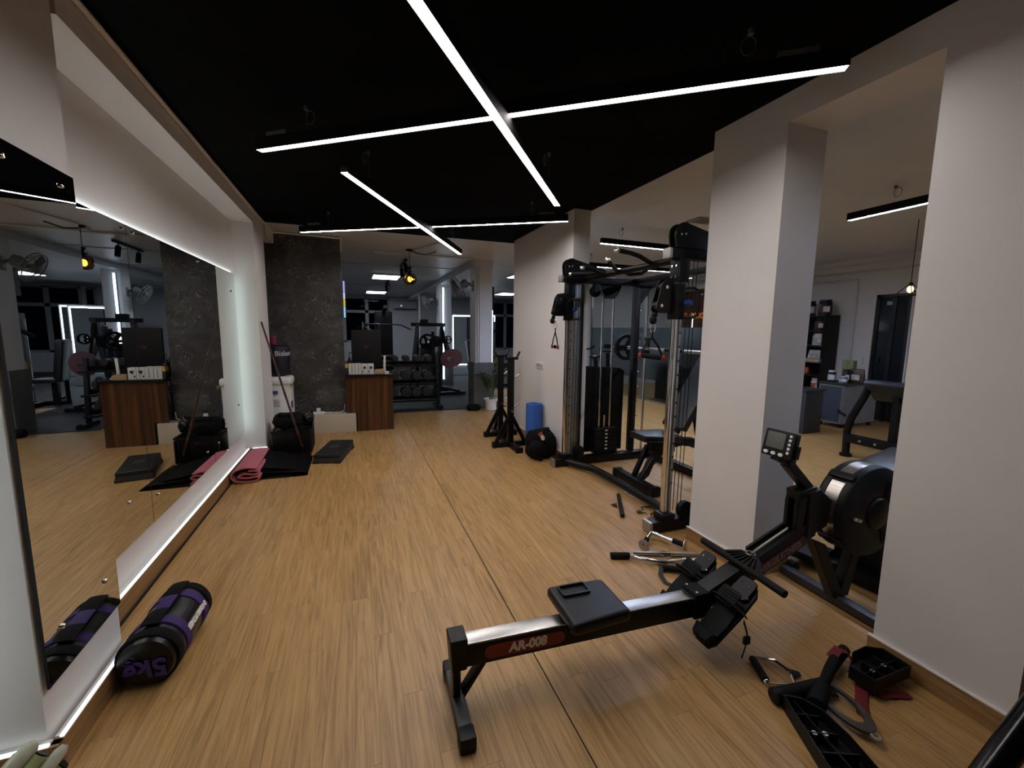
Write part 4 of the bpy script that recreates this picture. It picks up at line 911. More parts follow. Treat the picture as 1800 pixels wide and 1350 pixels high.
# ================================================================== COUNTER
ct = thing('reception_counter','walnut laminate counter with a black top at the entrance of the rear gym','counter',(.25,6.35,0))
obj('front_panel', B().bb((.025,6.1,0),(.495,6.12,.75)), WALNUT, ct); obj('upper_panel', B().bb((-.12,6.1,.262),(.0245,6.12,.75)), WALNUT, ct)
obj('body', B().bb((.03,6.12,0),(.49,6.62,.75)), WALNUT, ct); obj('corner_strip', B().bb((.003,6.108,0),(.024,6.16,.262)), BLACKM, ct)
obj('top', B().bb((-.118,6.07,.75),(.51,6.64,.782),.004), M('black_granite','#0c0c0e',.15,var=.3,scale=60), ct)
CARD = M('white_card','#c9c8c2',.6,var=.03)
INK = M('print_black','#17171a',.6)
for i in range(4):
    x0 = -.075+i*.0825; h = .145 if i < 2 else .138
    t = thing('carton','%s white printed carton in the row on the counter' % ('first','second','third','last')[i],'carton',(x0+.04,6.2,.782),0,'white cartons on the counter')
    obj('box', B().bb((x0,6.16,.782),(x0+.078,6.26,.782+h),.002), CARD, t)
    if i < 2:
        for j in range(4): obj('print_mark', B().box((x0+.044,6.159,.81+j*.026),(.012,.002,.013)), INK, t)
        obj('print_band', B().box((x0+.04,6.159,.912),(.05,.002,.004)), INK, t)
    else:
        obj('print_mark', B().prism([(-.02,.02),(.02,.02),(.026,-.004),(.008,-.012),(.004,-.022),(-.012,-.018),(-.01,.004)],(x0+.036,6.159,.865),(1,0,0),(0,0,1),.002), INK, t)
        obj('print_band', B().box((x0+.016,6.159,.815),(.014,.002,.022)), INK, t)
tag(obj('wooden_box', B().bb((.262,6.15,.782),(.40,6.24,.83),.003).bb((.27,6.17,.83),(.385,6.23,.842),.003), M('pale_wood','#a58a62',.5)),'small pale wooden box at the right end of the counter','box')
tag(obj('black_carton', B().bb((-.115,6.14,.782),(-.085,6.24,.87),.003).bb((-.116,6.138,.80),(-.084,6.141,.84)), M('dark_card','#1b1b1e',.5)),'narrow black carton beside the dark wall','carton')
tag(obj('yellow_carton', B().bb((-.116,6.14,.871),(-.083,6.24,.925),.003).bb((-.11,6.138,.88),(-.09,6.141,.89)), YEL),'small yellow carton stacked beside the dark wall','carton')
tag(obj('red_tin', B().lathe([(.016,0),(.018,.003),(.018,.03),(.015,.033),(0,.033)],(-.10,6.19,.925),(0,0,1),16), M('red_tin','#7a2a18',.5)),'small red tin on the yellow carton','tin')
t = thing('pump_bottle','dark pump bottle with chrome neck standing on the counter corner','bottle',(-.06,6.36,.782))
obj('bottle', B().lathe([(.03,0),(.033,.005),(.033,.16),(.014,.20),(.012,.22)],(-.06,6.36,.782),(0,0,1),18), BLACKM, t); obj('pump', B().cyl((-.06,6.36,1.0),(-.06,6.36,1.06),.008).box((-.045,6.36,1.065),(.05,.014,.012)), CHROME, t)
t = thing('computer_monitor','large black computer monitor seen from behind on the counter','monitor',(.16,6.42,.782))
obj('back_shell', B().bb((-.03,6.39,.85),(.37,6.43,1.38),.012,3), BLACKM, t); obj('base', B().bb((.07,6.33,.782),(.27,6.5,.796),.004), BLACKM, t); obj('stand', B().bb((.14,6.41,.79),(.20,6.44,.95)), BLACKM, t)
for i,(w_,zz) in enumerate(((.075,1.155),(.04,1.135))): obj('red_print', B().box((.17-.01*i,6.389,zz),(w_,.002,.012)), M('red_print','#5a1222',.5), t)
t = thing('phone_stand','white angled stand beside the computer monitor','stand',(.41,6.3,.782))
obj('upright', B().box((.405,6.32,.92),(.03,.02,.20),Matrix.Rotation(.04,3,'Y'),.003), WHITEP, t); obj('foot', B().bb((.40,6.25,.782),(.46,6.36,.794),.003), WHITEP, t); obj('stem', B().bb((.402,6.315,.79),(.42,6.33,.84)), WHITEP, t)
t = thing('light_box_sign','edge-lit sign box on the end of the dark wall','sign',(-.10,6.6,1.55))
obj('box', B().bb((-.118,6.48,1.55),(-.085,7.0,2.05)), BLACKM, t)
for i,(z0,z1,cn,cc) in enumerate(((1.90,2.05,'sign_violet','#b8b4ff'),(1.80,1.895,'sign_white','#dfe6ff'),(1.71,1.795,'sign_yellow','#e0d040'),(1.55,1.705,'sign_blue','#a8e0ff'))):
    obj('glow_panel', B().bb((-.112,6.474,z0),(-.09,6.48,z1)), EM(cn,cc,.8), t)

# ================================================================== WALL STUB ITEMS
def squat_stand(label, x, y, fy):
    t = thing('squat_stand', label, 'squat stand', (x,y,0), 0, 'pair of squat stands')
    L = lambda n,b,m=BLACK,p=t: obj(n,b,m,p,local=True)
    L('upright', B().bb((-.033,-.033,.0),(.033,.033,1.06),.005)); L('base_bar', B().bb((-.215,-.035,.0),(.215,.035,.06),.006)); L('foot_bar', B().bb((-.035,fy,.0),(.035,.28,.055),.006))
    for s in (-1,1):
        L('brace', B().beam((s*.185,0,.05),(s*.02,0,.37),.045,.04,bev=.004)); L('base_cap', B().box((s*.21,0,.032),(.03,.08,.07),None,.006), BLACKM)
    L('foot_cap', B().box((0,fy,.03),(.085,.03,.065),None,.006), BLACKM); L('brace', B().beam((0,.24,.05),(0,.02,.34),.04,.04,bev=.004))
    L('hook_plate', B().box((0,-.02,1.07),(.15,.05,.03),None,.004)); L('hook_prong', B().beam((.06,-.02,1.07),(.10,-.02,1.15),.04,.012)); L('hook_prong', B().beam((-.06,-.02,1.07),(-.085,-.02,1.11),.04,.012))
    for z in (.82,.47): L('plate_peg', B().cyl((.02,-.01,z),(.105,-.01,z+.055),.011,seg=10), STEEL)
    L('lock_pin', B().cyl((0,-.034,.44),(0,-.07,.44),.012,seg=10), STEEL)
    return t
squat_stand('farther black squat stand, next to the potted palm', 1.80,5.28,-.22)
squat_stand('nearer black squat stand, beside the blue mat roll', 1.745,4.745,-.31)
mr_ = thing('mat_roll','blue rolled exercise mat standing upright against the white wall stub','exercise mat',(1.985,4.6,0))
sp = []
for i in range(90):
    a = i/90*2*PI*3.2; r = .036+.066*i/90; sp.append((r*math.cos(a+.6),r*math.sin(a+.6)))
b = B(); Lr = []
for i,(x,y) in enumerate(sp):
    n = Vector((x,y,0)).normalized()*.0075
    Lr.append([b.bm.verts.new((1.985+x+s*n.x,4.6+y+s*n.y,z)) for s,z in ((1,0),(1,.535),(-1,.535),(-1,0))])
for i in range(len(sp)-1):
    for j in range(4): b.bm.faces.new((Lr[i][j],Lr[i][(j+1)%4],Lr[i+1][(j+1)%4],Lr[i+1][j]))
b.bm.faces.new(Lr[0]); b.bm.faces.new(list(reversed(Lr[-1])))
obj('rolled_sheet', b, BLUE, mr_, ang=60)
bp = lump('backpack','black backpack with a red and white badge slumped before the blue mat roll','backpack',(1.915,4.22,.15),(.155,.13,.165),FABRICB,11,0,.07)
obj('front_pocket', B().ball((1.83,4.12,.13),.1,(1.0,.75,.95),24,14), FABRICB, bp)
obj('badge', B().prism(circ(.026,20,0,0,.8,1.2),(1.865,4.068,.262),(1,-.2,.2),(-.2,.3,1),.012), M('badge_white','#c9b9a8',.5), bp); obj('badge_tab', B().box((1.85,4.09,.295),(.05,.016,.03),Euler((0.2,-.5,0)).to_matrix(),.004), M('badge_red','#a53a22',.5), bp)
obj('strap', B().tube([(1.80,4.15,.24),(1.77,4.08,.16),(1.79,4.06,.06),(1.86,4.05,.02)],0,8,flat=(.02,.004)), FABRICB, bp); obj('top_loop', B().tube([(1.92,4.18,.31),(1.94,4.17,.345),(1.985,4.18,.34),(2.0,4.2,.30)],0,8,flat=(.012,.004)), FABRICB, bp)
t = thing('switch_plate','white switch and socket plate on the white wall stub','switch',(2.095,4.69,.98))
obj('plate', B().bb((2.088,4.585,.945),(2.1,4.795,1.025),.004), WHITEP, t)
for i in range(5): obj('rocker', B().bb((2.084,4.60+i*.038,.965),(2.089,4.628+i*.038,1.008),.002), M('switch_grey','#a8a8a2',.5), t)
# potted palm
pt = thing('potted_palm','potted palm in a white plastic pot beside the rear column','potted plant',(2.235,7.09,0))
obj('pot', B().lathe([(.085,0),(.09,.004),(.105,.17),(.122,.172),(.124,.205),(.112,.205),(.10,.17),(0,.165)],(2.235,7.09,0),(0,0,1),28), WHITEP, pt)
obj('soil', B().lathe([(.10,.172),(0,.18)],(2.235,7.09,0),(0,0,1),20), M('soil','#2a1d14',.9), pt)
PALM = M('palm_green','#1f3a1c',.5,var=.3,scale=30); STEM = M('palm_stem','#4a5a2c',.6)
rnd = random.Random(4)
for i in range(11):
    a = i*2.4+rnd.uniform(-.3,.3); tilt = rnd.uniform(.15,.5); Ln = rnd.uniform(.55,.85); o0 = Vector((2.235+.02*math.cos(a),7.09+.02*math.sin(a),.17))
    P = []
    for j in range(9):
        u = j/8; rr = tilt*Ln*(.35*u+.75*u*u); P.append(o0+Vector((rr*math.cos(a),rr*math.sin(a)*(.8 if math.sin(a)<0 else .15),Ln*(u-.45*tilt*2*u*u*u*.9))))
    fr_ = obj('frond', B().tube(P,[.006-.0005*j for j in range(9)],6), STEM, pt)
    lb = B()
    for j in range(3,9):
        for s in (-1,1):
            for h2 in (0,.5):
                base = P[j].lerp(P[min(j+1,8)],h2); d2 = (P[min(j+1,8)]-P[j-1]).normalized(); sd2 = Vector((-math.sin(a),math.cos(a),0))*s; tip = base+(d2*.6+sd2*.7+Vector((0,0,-.25))).normalized()*rnd.uniform(.10,.17); wv = d2*.010
                m2 = base.lerp(tip,.5)+Vector((0,0,.012))
                v = [lb.bm.verts.new(x) for x in (base-wv*.5,base+wv*.5,m2+wv,tip,m2-wv)]; lb.bm.faces.new((v[0],v[1],v[2],v[4])); lb.bm.faces.new((v[2],v[3],v[4]))
    o2 = obj('leaflets', lb, PALM, fr_); o2['kind'] = 'stuff'
lump('shoe_bag','small black bag lying at the foot of the rear column','bag',(1.93,7.12,.05),(.12,.07,.06),FABRICB,21,0,.06)

# ================================================================== REAR GYM
# caged pendant
def pendant_cage(label, x, y):
    t = thing('pendant_lamp', label, 'pendant lamp', (x,y,ZC))
    obj('canopy', B().lathe([(.05,0),(.05,-.02),(.02,-.03)],(x,y,ZC),(0,0,1),20), BLACKM, t); obj('cord', B().cyl((x,y,ZC-.03),(x,y,2.34),.004,seg=8), BLACKM, t)
    obj('socket', B().lathe([(.006,0),(.035,.0),(.012,-.05),(.012,-.06),(.045,-.065),(.045,-.075),(.02,-.08),(.022,-.12),(.03,-.13),(0,-.132)],(x,y,2.345),(0,0,1),18), BLACKM, t)
    obj('bulb', B().ball((x,y,2.16),.03,(1,1,1.25)), EM('warm_bulb','#ffc46a',5), t)
    obj('amber_shade', B().lathe([(.03,.075),(.075,.055),(.098,0),(.075,-.05),(.045,-.075)],(x,y,2.165),(0,0,1),24), glassm('amber_glass','#d9a04a',.15), t)
    for i in range(10):
        a = 2*PI*i/10; tw = .7*(1 if i%2 else -1)
        P = []
        for j in range(9):
            u = j/8; zz = .08-.16*u; r = .102*math.sin(PI*(.18+.68*u))**.7; aa = a+tw*u; P.append((x+r*math.cos(aa),y+r*math.sin(aa),2.165+zz))
        obj('cage_wire', B().tube(P,.004,6), BLACKM, t)
    for r,zz in ((.035,.08),(.05,-.078)): obj('cage_ring', B().tube([(x+r*math.cos(2*PI*j/18),y+r*math.sin(2*PI*j/18),2.165+zz) for j in range(18)],.004,6,True), BLACKM, t)
pendant_cage('amber glass pendant in a black wire cage above the rear gym entrance', .845,6.85)
def track_spot(label, x, y, L):
    t = thing('track_light', label, 'spotlight', (x,y,ZC), 0, 'black track spotlights')
    obj('rail', B().bb((x-.02,y-L/2,ZC-.035),(x+.02,y+L/2,ZC)), BLACKM, t)
    for s in (-.35,.35):
        obj('spot_head', B().cyl((x,y+s*L,ZC-.07),(x+.01,y+s*L-.03,ZC-.22),.035,seg=18,bev=.004), BLACKM, t); obj('spot_arm', B().cyl((x,y+s*L,ZC-.03),(x,y+s*L,ZC-.09),.01,seg=8), BLACKM, t)
track_spot('nearer pair of black track spotlights behind the caged pendant', .90,8.2,.9); track_spot('farther pair of black track spotlights by the far ceiling panel', .86,11.6,.9)
t = thing('ceiling_conduit','white ceiling conduit crossing behind the light bars','conduit',(1.4,7.2,ZC))
obj('pipe', B().cyl((.35,7.2,ZC-.014),(2.0,7.2,ZC-.014),.013), WALLC, t); obj('branch', B().cyl((.85,7.0,ZC-.014),(1.25,5.85,ZC-.014),.012), WALLC, t); obj('junction_box', B().cyl((.85,7.0,ZC),(.85,7.0,ZC-.03),.035), WHITEP, t)
t = thing('ceiling_cable','loose black cable hanging from the ceiling beside the caged pendant','cable',(1.1,6.8,ZC))
obj('wire', B().tube([(.86,6.85,ZC-.02),(.98,6.8,ZC-.06),(1.08,6.77,ZC-.075),(1.18,6.75,ZC-.04),(1.24,6.74,ZC-.02)],.008,6), BLACKM, t)
for i in range(4):
    struct('trim_%d'%(8+i), B().bb((-1.6,8.6+i*2.0,ZC-.012),(2.02,8.64+i*2.0,ZC)), WALLC, 'thin raised ceiling joint number %d of the rear gym'%(i+1))
# wall fans
def wall_fan(label, x, y, z, yaw):
    t = thing('wall_fan', label, 'fan', (x,y,z), yaw, 'wall fans on the rear columns'); L = lambda n,b,m: obj(n,b,m,t,local=True)
    FG = M('fan_grey','#7e8488',.45)
    L('wall_bracket', B().bb((-.02,-.05,-.09),(0.02,.05,.09),.01), FG); L('arm', B().tube([(0,0,0),(-.06,0,.03),(-.11,0,.05)],.022,10), FG); L('motor', B().lathe([(.03,0),(.07,.02),(.075,.08),(.05,.13),(0,.135)],(-.09,0,.05),(-.85,0,-.3),20), FG)
    ax = Vector((-.85,0,-.5)).normalized(); c = Vector((-.26,0,-.03)); q = ax.to_track_quat('Z','Y').to_matrix()
    for r,dz in ((.20,0),(.20,.05),(.12,.075),(.06,.085),(.12,-.03)):
        L('guard_ring', B().tube([c+q@Vector((r*math.cos(2*PI*j/28),r*math.sin(2*PI*j/28),dz)) for j in range(28)],.006 if r>.15 else .003,6,True), FG)
    gw = B()
    for j in range(30):
        a = 2*PI*j/30; e1 = Vector((math.cos(a),math.sin(a),0)); gw.tube([c+q@(e1*.04+Vector((0,0,.088))),c+q@(e1*.12+Vector((0,0,.075))),c+q@(e1*.2+Vector((0,0,.05))),c+q@(e1*.2),c+q@(e1*.1+Vector((0,0,-.035)))],.0018,4)
    w = L('guard_wires', gw, FG); w['kind'] = 'stuff'
    L('hub', B().lathe([(.045,.0),(.045,.08),(.03,.092),(0,.093)],c,ax,18), FG)
    for j in range(3):
        a = 2*PI*j/3; b = B().grid(lambda u,v:c+q@Vector(((.03+.15*u)*math.cos(a+.8*(v-.5)*(1-.3*u)),(.03+.15*u)*math.sin(a+.8*(v-.5)*(1-.3*u)),.02+.04*(v-.5)+.01)),6,5); bmesh.ops.solidify(b.bm,geom=b.bm.faces[:],thickness=.003); L('blade', b, FG)
    return t
f1 = wall_fan('nearer grey wall fan on the rear column', 2.02,7.5,2.17,0); dup(f1,'farther grey wall fan above the plate machine',(2.02,10.9,2.08),0)
for y in (7.40,): struct('trim_12', B().cyl((2.06,y-.085,.86),(2.06,y-.085,2.5),.013).cyl((2.1,7.32,.83),(2.1,7.32,2.5),.013), WALLC, 'white conduits on the near rear column')
# air conditioner
t = thing('air_conditioner','white split air conditioner on the rear wall beside the window','air conditioner',(1.9,17.0,2.28))
obj('body', B().bb((1.45,16.88,2.14),(2.33,17.09,2.43),.03,3), M('ac_white','#b9bec6',.4), t); obj('louvre', B().bb((1.5,16.872,2.145),(2.28,16.9,2.175)), BLACKM, t); obj('display', B().bb((1.72,16.875,2.25),(1.78,16.882,2.3)), EM('ac_display','#dfe8ff',.6), t); obj('seam', B().bb((1.46,16.876,2.33),(2.32,16.882,2.335)), M('ac_seam','#6d727a',.5), t)
# television by the right window
t = thing('wall_television','black television on a bracket past the rear column','television',(2.8,8.5,2.05)); obj('screen', B().bb((2.70,8.5,1.85),(2.74,9.2,2.28),.008), BLACKM, t); obj('bracket', B().bb((2.6,8.8,2.0),(2.71,8.9,2.1)), BLACKM, t); obj('pole', B().cyl((2.62,8.85,2.1),(2.62,8.85,ZC),.015), BLACKM, t)
LEDG = EM('led_gym','#dcecff',6)
def vled(label, lo, hi):
    t = thing('led_strip', label, 'led strip', lo); obj('diffuser', B().bb(lo,hi), LEDG, t); obj('channel', B().bb((lo[0]-.004,hi[1],lo[2]),(hi[0]+.004,hi[1]+.012,hi[2])), ALU, t)
vled('vertical light strip right of the near rear column', (2.40,7.6,.66),(2.425,7.615,1.76)); vled('tall vertical light strip on the further rear column', (2.10,10.66,.15),(2.135,10.675,2.42))
# lit mirrors deep in the rear gym
def lit_mirror(label, x0, x1, y, z0, z1):
    t = thing('lit_mirror', label, 'mirror', ((x0+x1)/2,y,z0), 0, 'lit mirrors in the rear gym')
    obj('glass_panel', B().bb((x0,y,z0),(x1,y+.01,z1)), MIRROR, t)
    for lo,hi in (((x0-.03,y-.004,z0),(x0-.005,y+.01,z1)),((x1+.005,y-.004,z0),(x1+.03,y+.01,z1)),((x0-.03,y-.004,z1),(x1+.03,y+.01,z1+.03)),((x0-.03,y-.004,z0-.03),(x1+.03,y+.01,z0))): obj('light_edge', B().bb(lo,hi), LEDG, t)
    obj('backing', B().bb((x0-.06,y+.01,0.008),(x1+.06,y+.05,z1+.06)), WALLC, t)
lit_mirror('light-edged mirror seen between the rear columns', 2.90,3.75,13.0,.34,1.80); lit_mirror('second light-edged mirror deeper in the rear gym', 4.2,5.0,15.5,.34,1.9)
# dumbbell rack
rk = thing('dumbbell_rack','black three-tier dumbbell rack behind the counter','rack',(1.0,7.62,0))
for z in (.80,.47,.18):
    for dy in (-.09,.09): obj('rail', B().beam((.30,7.62+dy,z+.03*(dy/.09)),(1.42,7.62+dy,z+.03*(dy/.09)),.04,.03), BLACK, rk)
    obj('back_lip', B().bb((.30,7.72,z-.03),(1.42,7.735,z+.03)), BLACK, rk)
for x in (.33,1.40):
    obj('upright', B().beam((x,7.60,.05),(x,7.70,.95),.05,.07,bev=.004), BLACK, rk); obj('foot', B().bb((x-.035,7.38,.008),(x+.035,7.92,.06),.006), BLACK, rk); obj('foot_pad', B().cyl((x,7.39,.035),(x,7.36,.035),.045,seg=16), RUBBER, rk)
DBH = M('dumbbell_grey','#101012',.5,var=.2,scale=30); DBF = M('dumbbell_face','#2f2b29',.4,var=.15)
def dumbbell(label, x, z, r, rot, group):
    t = thing('dumbbell', label, 'dumbbell', (x,7.62,z), 0, group); L = lambda n,b,m,p=None: obj(n,b,m,p or t,local=True)
    L('handle', B().cyl((0,-.07,0),(0,.07,0),.015,seg=12), STEEL)
    for s in (-1,1):
        h = L('head', B().cyl((0,s*.06,0),(0,s*.15,0),r,seg=20,bev=.008), DBH)
        obj('face_disc', B().lathe([(r*.62,0),(r*.78,0),(r*.78,.003),(r*.62,.003),(r*.62,0)],(0,s*.149,0),(0,s,0),20), DBF, h, local=True)
        obj('face_bar', B().box((0,s*.151,0),(r*1.35,.004,r*.28),Matrix.Rotation(rot,3,'Y')), DBF, h, local=True)
    return t
pos = ['leftmost','second from left','third from left','rightmost']
for tier,(z,xs,r,g) in enumerate(((.90,(.655,.84,1.03,1.225),.055,'dumbbells on the top tier'),(.60,(.64,.83,1.01,1.20),.08,'dumbbells on the middle tier'),(.315,(.61,.83,1.0,1.19),.085,'dumbbells on the bottom tier'))):
    for i,x in enumerate(xs): dumbbell('%s round dumbbell on the %s tier of the rack'%(pos[i],('top','middle','bottom')[tier]), x, z-.001, r*(1 if i%2 else .95), (0,.7,0,-.6)[(i+tier)%4], g)
# plate loaded machine with pink plates
pm_ = thing('plate_press_machine','black plate-loaded press machine behind the dumbbell rack','gym machine',(1.5,9.1,0)); g = lambda n,b,m=BLACK,p=pm_: obj(n,b,m,p)
GREYP = M('machine_grey','#2c3036',.4)
for x in (1.15,1.66):
    g('a_frame_leg', B().beam((x-.08,9.0,.05),(x+.10,9.0,1.50),.07,.07,bev=.005), GREYP); g('a_frame_leg', B().beam((x+.14,9.5,.05),(x+.10,9.05,1.50),.07,.07,bev=.005), GREYP)
g('top_beam', B().bb((1.12,8.97,1.46),(1.82,9.06,1.53),.005)); g('top_block', B().box((1.38,9.0,1.56),(.16,.1,.08),None,.006)); g('floor_beam', B().bb((1.1,8.95,.01),(2.25,9.05,.07),.006)); g('floor_beam', B().bb((1.3,9.5,.01),(2.0,9.58,.07),.006)); g('side_beam', B().beam((1.25,9.0,.04),(1.25,9.55,.04),.07,.06)); g('slanted_rail', B().beam((1.62,8.95,.20),(2.12,8.95,.08),.06,.05))
g('press_arm', B().beam((1.74,8.95,1.45),(1.86,8.9,.75),.06,.06,bev=.005)); g('press_arm', B().beam((1.55,8.95,1.35),(1.55,8.9,.80),.06,.06,bev=.005)); g('pivot', B().cyl((1.6,8.9,1.15),(1.6,9.05,1.15),.12,seg=24,bev=.01)); g('back_pad', B().box((1.5,9.25,.75),(.3,.09,.7),Matrix.Rotation(-.15,3,'X'),.03,3), LEATHER); g('plate_horn', B().cyl((1.86,8.60,.79),(1.86,8.95,.79),.025), CHROME); g('plate_horn', B().cyl((1.40,8.60,1.15),(1.40,8.95,1.15),.025), CHROME); g('plate_horn', B().cyl((1.83,8.70,1.19),(1.83,8.95,1.19),.025), CHROME)
t = thing('pink_plate','pink weight plate on the press machine horn','weight plate',(1.88,8.8,.79)); obj('disc', B().lathe([(.03,-.02),(.185,-.02),(.19,-.01),(.19,.015),(.03,.02),(.03,-.02)],(1.86,8.78,.79),(0,-1,0),36), M('pink_rubber','#744a50',.6,var=.08), t); obj('hub', B().lathe([(.028,.0),(.045,0),(.045,.024),(.028,.024),(.028,0)],(1.86,8.78,.79),(0,-1,0),20), STEEL, t)
t = thing('pink_plate','pink weight plate on the far side of the press machine, seen in the mirror','weight plate',(1.86,9.32,.79)); obj('disc', B().lathe([(.03,-.02),(.185,-.02),(.19,-.01),(.19,.015),(.03,.02),(.03,-.02)],(2.05,9.2,.79),(0,-1,0),36), MATS['pink_rubber'], t); obj('hub', B().lathe([(.028,.0),(.045,0),(.045,.024),(.028,.024),(.028,0)],(2.05,9.2,.79),(0,-1,0),20), STEEL, t)
g('plate_horn', B().cyl((2.05,9.1,.79),(2.05,9.45,.79),.025), CHROME); g('horn_arm', B().beam((1.80,9.42,1.4),(2.05,9.42,.79),.06,.06), GREYP)
spoke_plate('large black spoked plate on the press machine',(1.40,8.72,1.15),(0,-1,0),.16,.04,RUBBER); spoke_plate('small black plate with a pale hub on the press machine',(1.83,8.76,1.19),(0,-1,0),.085,.03,RUBBER)
# lat pulldown machine
lm = thing('lat_pulldown','tall black lat pulldown machine before the rear window','gym machine',(.7,12,0)); g = lambda n,b,m=BLACK,p=lm: obj(n,b,m,p)
g('weight_tower', B().bb((.55,12.0,.0),(1.0,12.25,1.85),.01)); g('mast', B().bb((.28,11.9,0),(.36,12.0,1.55),.006)); g('top_boom', B().beam((.78,12.1,1.86),(.78,11.3,1.95),.08,.08)); g('wide_bar', B().tube([(.10,11.35,1.40),(.3,11.35,1.50),(.8,11.35,1.52),(1.15,11.35,1.50),(1.42,11.35,1.38)],.016,8)); g('cable', B().cyl((.78,11.35,1.52),(.78,11.35,1.92),.005,seg=6)); g('seat', B().box((.78,11.4,.48),(.32,.4,.07),None,.02,3), LEATHER); g('seat_post', B().bb((.73,11.38,0),(.83,11.5,.45))); g('thigh_roll', B().cyl((.55,11.55,.68),(1.0,11.55,.68),.06,bev=.01), LEATHER); g('base', B().bb((.45,11.2,.0),(1.1,12.2,.06)))
t = thing('white_fan_blade_rack','white bent-tube hoop hanging before the rear window','hoop',(.4,10,1.4)); obj('hoop', B().tube([(.20,10.0,1.42),(.23,10.0,1.50),(.55,10.0,1.51),(.53,10.0,1.36),(.44,10.0,1.34),(.24,10.0,1.44)],.010,8), STEEL, t); obj('stand', B().cyl((.20,10.0,.01),(.20,10.0,1.55),.012), STEEL, t)
# machines hidden from the lens but seen in the mirror
cp = thing('chest_press','black chest press with a tall backrest right of the rear column, seen in the mirror','gym machine',(3.2,10.0,0)); g = lambda n,b,m=BLACK,p=cp: obj(n,b,m,p)
g('base_rail', B().bb((2.6,9.9,.01),(4.0,10.0,.08),.006)); g('base_rail', B().bb((2.9,9.5,.01),(3.0,10.5,.08),.006)); g('tower', B().bb((3.15,9.95,.05),(3.25,10.15,1.6),.006), GREYP); g('rod', B().cyl((3.05,9.9,.08),(3.05,9.9,1.5),.02), CHROME); g('backrest', B().box((2.55,9.75,.80),(.12,.30,.72),Matrix.Rotation(-.12,3,'Y'),.04,3), LEATHER); g('seat', B().box((2.75,9.75,.46),(.32,.34,.08),None,.025,3), LEATHER); g('seat_post', B().bb((2.71,9.86,.05),(2.79,9.94,.44))); g('arm', B().beam((3.2,9.8,1.4),(2.8,9.6,1.2),.05,.05)); g('leg', B().beam((2.62,9.95,.05),(2.58,9.86,.9),.06,.06))
spoke_plate('yellow weight plate hung on the chest press',(3.12,9.72,.65),(.3,-1,0),.19,.04,M('yellow_rubber','#6a5a20',.6))
t = thing('workout_bench','flat black bench in the rear gym, seen in the mirror','bench',(2.9,8.6,0)); obj('pad', B().box((3.0,8.6,.44),(1.1,.28,.07),None,.02,3), LEATHER, t)
for x in (2.6,3.4): obj('leg', B().bb((x-.03,8.57,.04),(x+.03,8.63,.41)), BLACK, t); obj('foot', B().bb((x-.04,8.38,0),(x+.04,8.82,.05)), BLACK, t)

# ================================================================== SIDE ROOM
# glass partition with frosted band and mirrored lettering
gp = struct('wall_glass', B().bb((5.58,5.3,0),(5.63,5.34,2.45)).bb((5.58,7.3,0),(5.63,7.33,2.45)).bb((5.58,9.4,0),(5.63,9.45,2.45)).bb((5.58,5.3,2.41),(5.63,9.45,2.45)).bb((5.58,5.3,0),(5.63,9.45,.03)), ALU, 'glass partition with a frosted band beyond the cable machine')
for y0,y1 in ((5.34,7.3),(7.33,9.4)):
    obj('pane', B().bb((5.60,y0,.03),(5.61,y1,2.41)), GLASS, gp); obj('frosted_film', B().bb((5.592,y0,.44),(5.598,y1,1.48)), FROST, gp)
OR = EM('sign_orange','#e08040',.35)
sg = thing('glass_lettering','orange lettering on the glass partition, seen in reverse','lettering',(5.59,6.2,1.6))
text_obj('letters','Welcome to',.20,(5.588,5.80,1.70),(0,1,0),(0,0,1),OR,sg,th=.004,bold=.004,sx=1)
# cabin furniture behind the glass
tag(obj('wood_panel', B().bb((7.93,7.9,.4),(7.99,9.3,2.4)), WALNUT),'walnut wall panel behind the glass partition','panel')
for i,(y,z0,z1) in enumerate(((8.5,1.2,1.85),(8.9,.9,2.1))):
    t = thing('light_line', '%s vertical light line on the walnut panel'%('short','long')[i],'light line',(7.92,y,z0)); obj('glow', B().bb((7.915,y-.012,z0),(7.925,y+.012,z1)), EM('line_glow','#e6f2ff',2.5), t); obj('channel', B().bb((7.925,y-.018,z0),(7.93,y+.018,z1)), ALU, t)
t = thing('cabin_desk','dark desk behind the glass partition','desk',(6.4,6.6,0)); obj('body', B().bb((6.0,6.2,0),(6.5,7.4,.70)), M('desk_dark','#1b1c20',.5), t); obj('top', B().bb((5.95,6.15,.70),(6.55,7.45,.74),.004), BLACKM, t)
# rear wall and blue framed door
struct('wall_side', B().bb((3.7,9.6,0),(4.15,9.7,ZC)).bb((4.75,9.6,0),(5.9,9.7,ZC)).bb((4.15,9.6,2.1),(4.75,9.7,ZC)), WALLC, 'pale wall behind the side room')
dr_ = struct('door_1', B().bb((4.15,9.6,0),(4.22,9.68,2.1)).bb((4.68,9.6,0),(4.75,9.68,2.1)).bb((4.15,9.6,2.02),(4.75,9.68,2.1)).bb((4.15,9.6,.0),(4.75,9.68,.1)), M('door_blue','#2c3848',.5), 'blue framed glass door behind the cable machine')
obj('pane', B().bb((4.22,9.63,.1),(4.68,9.64,2.02)), FROST, dr_)
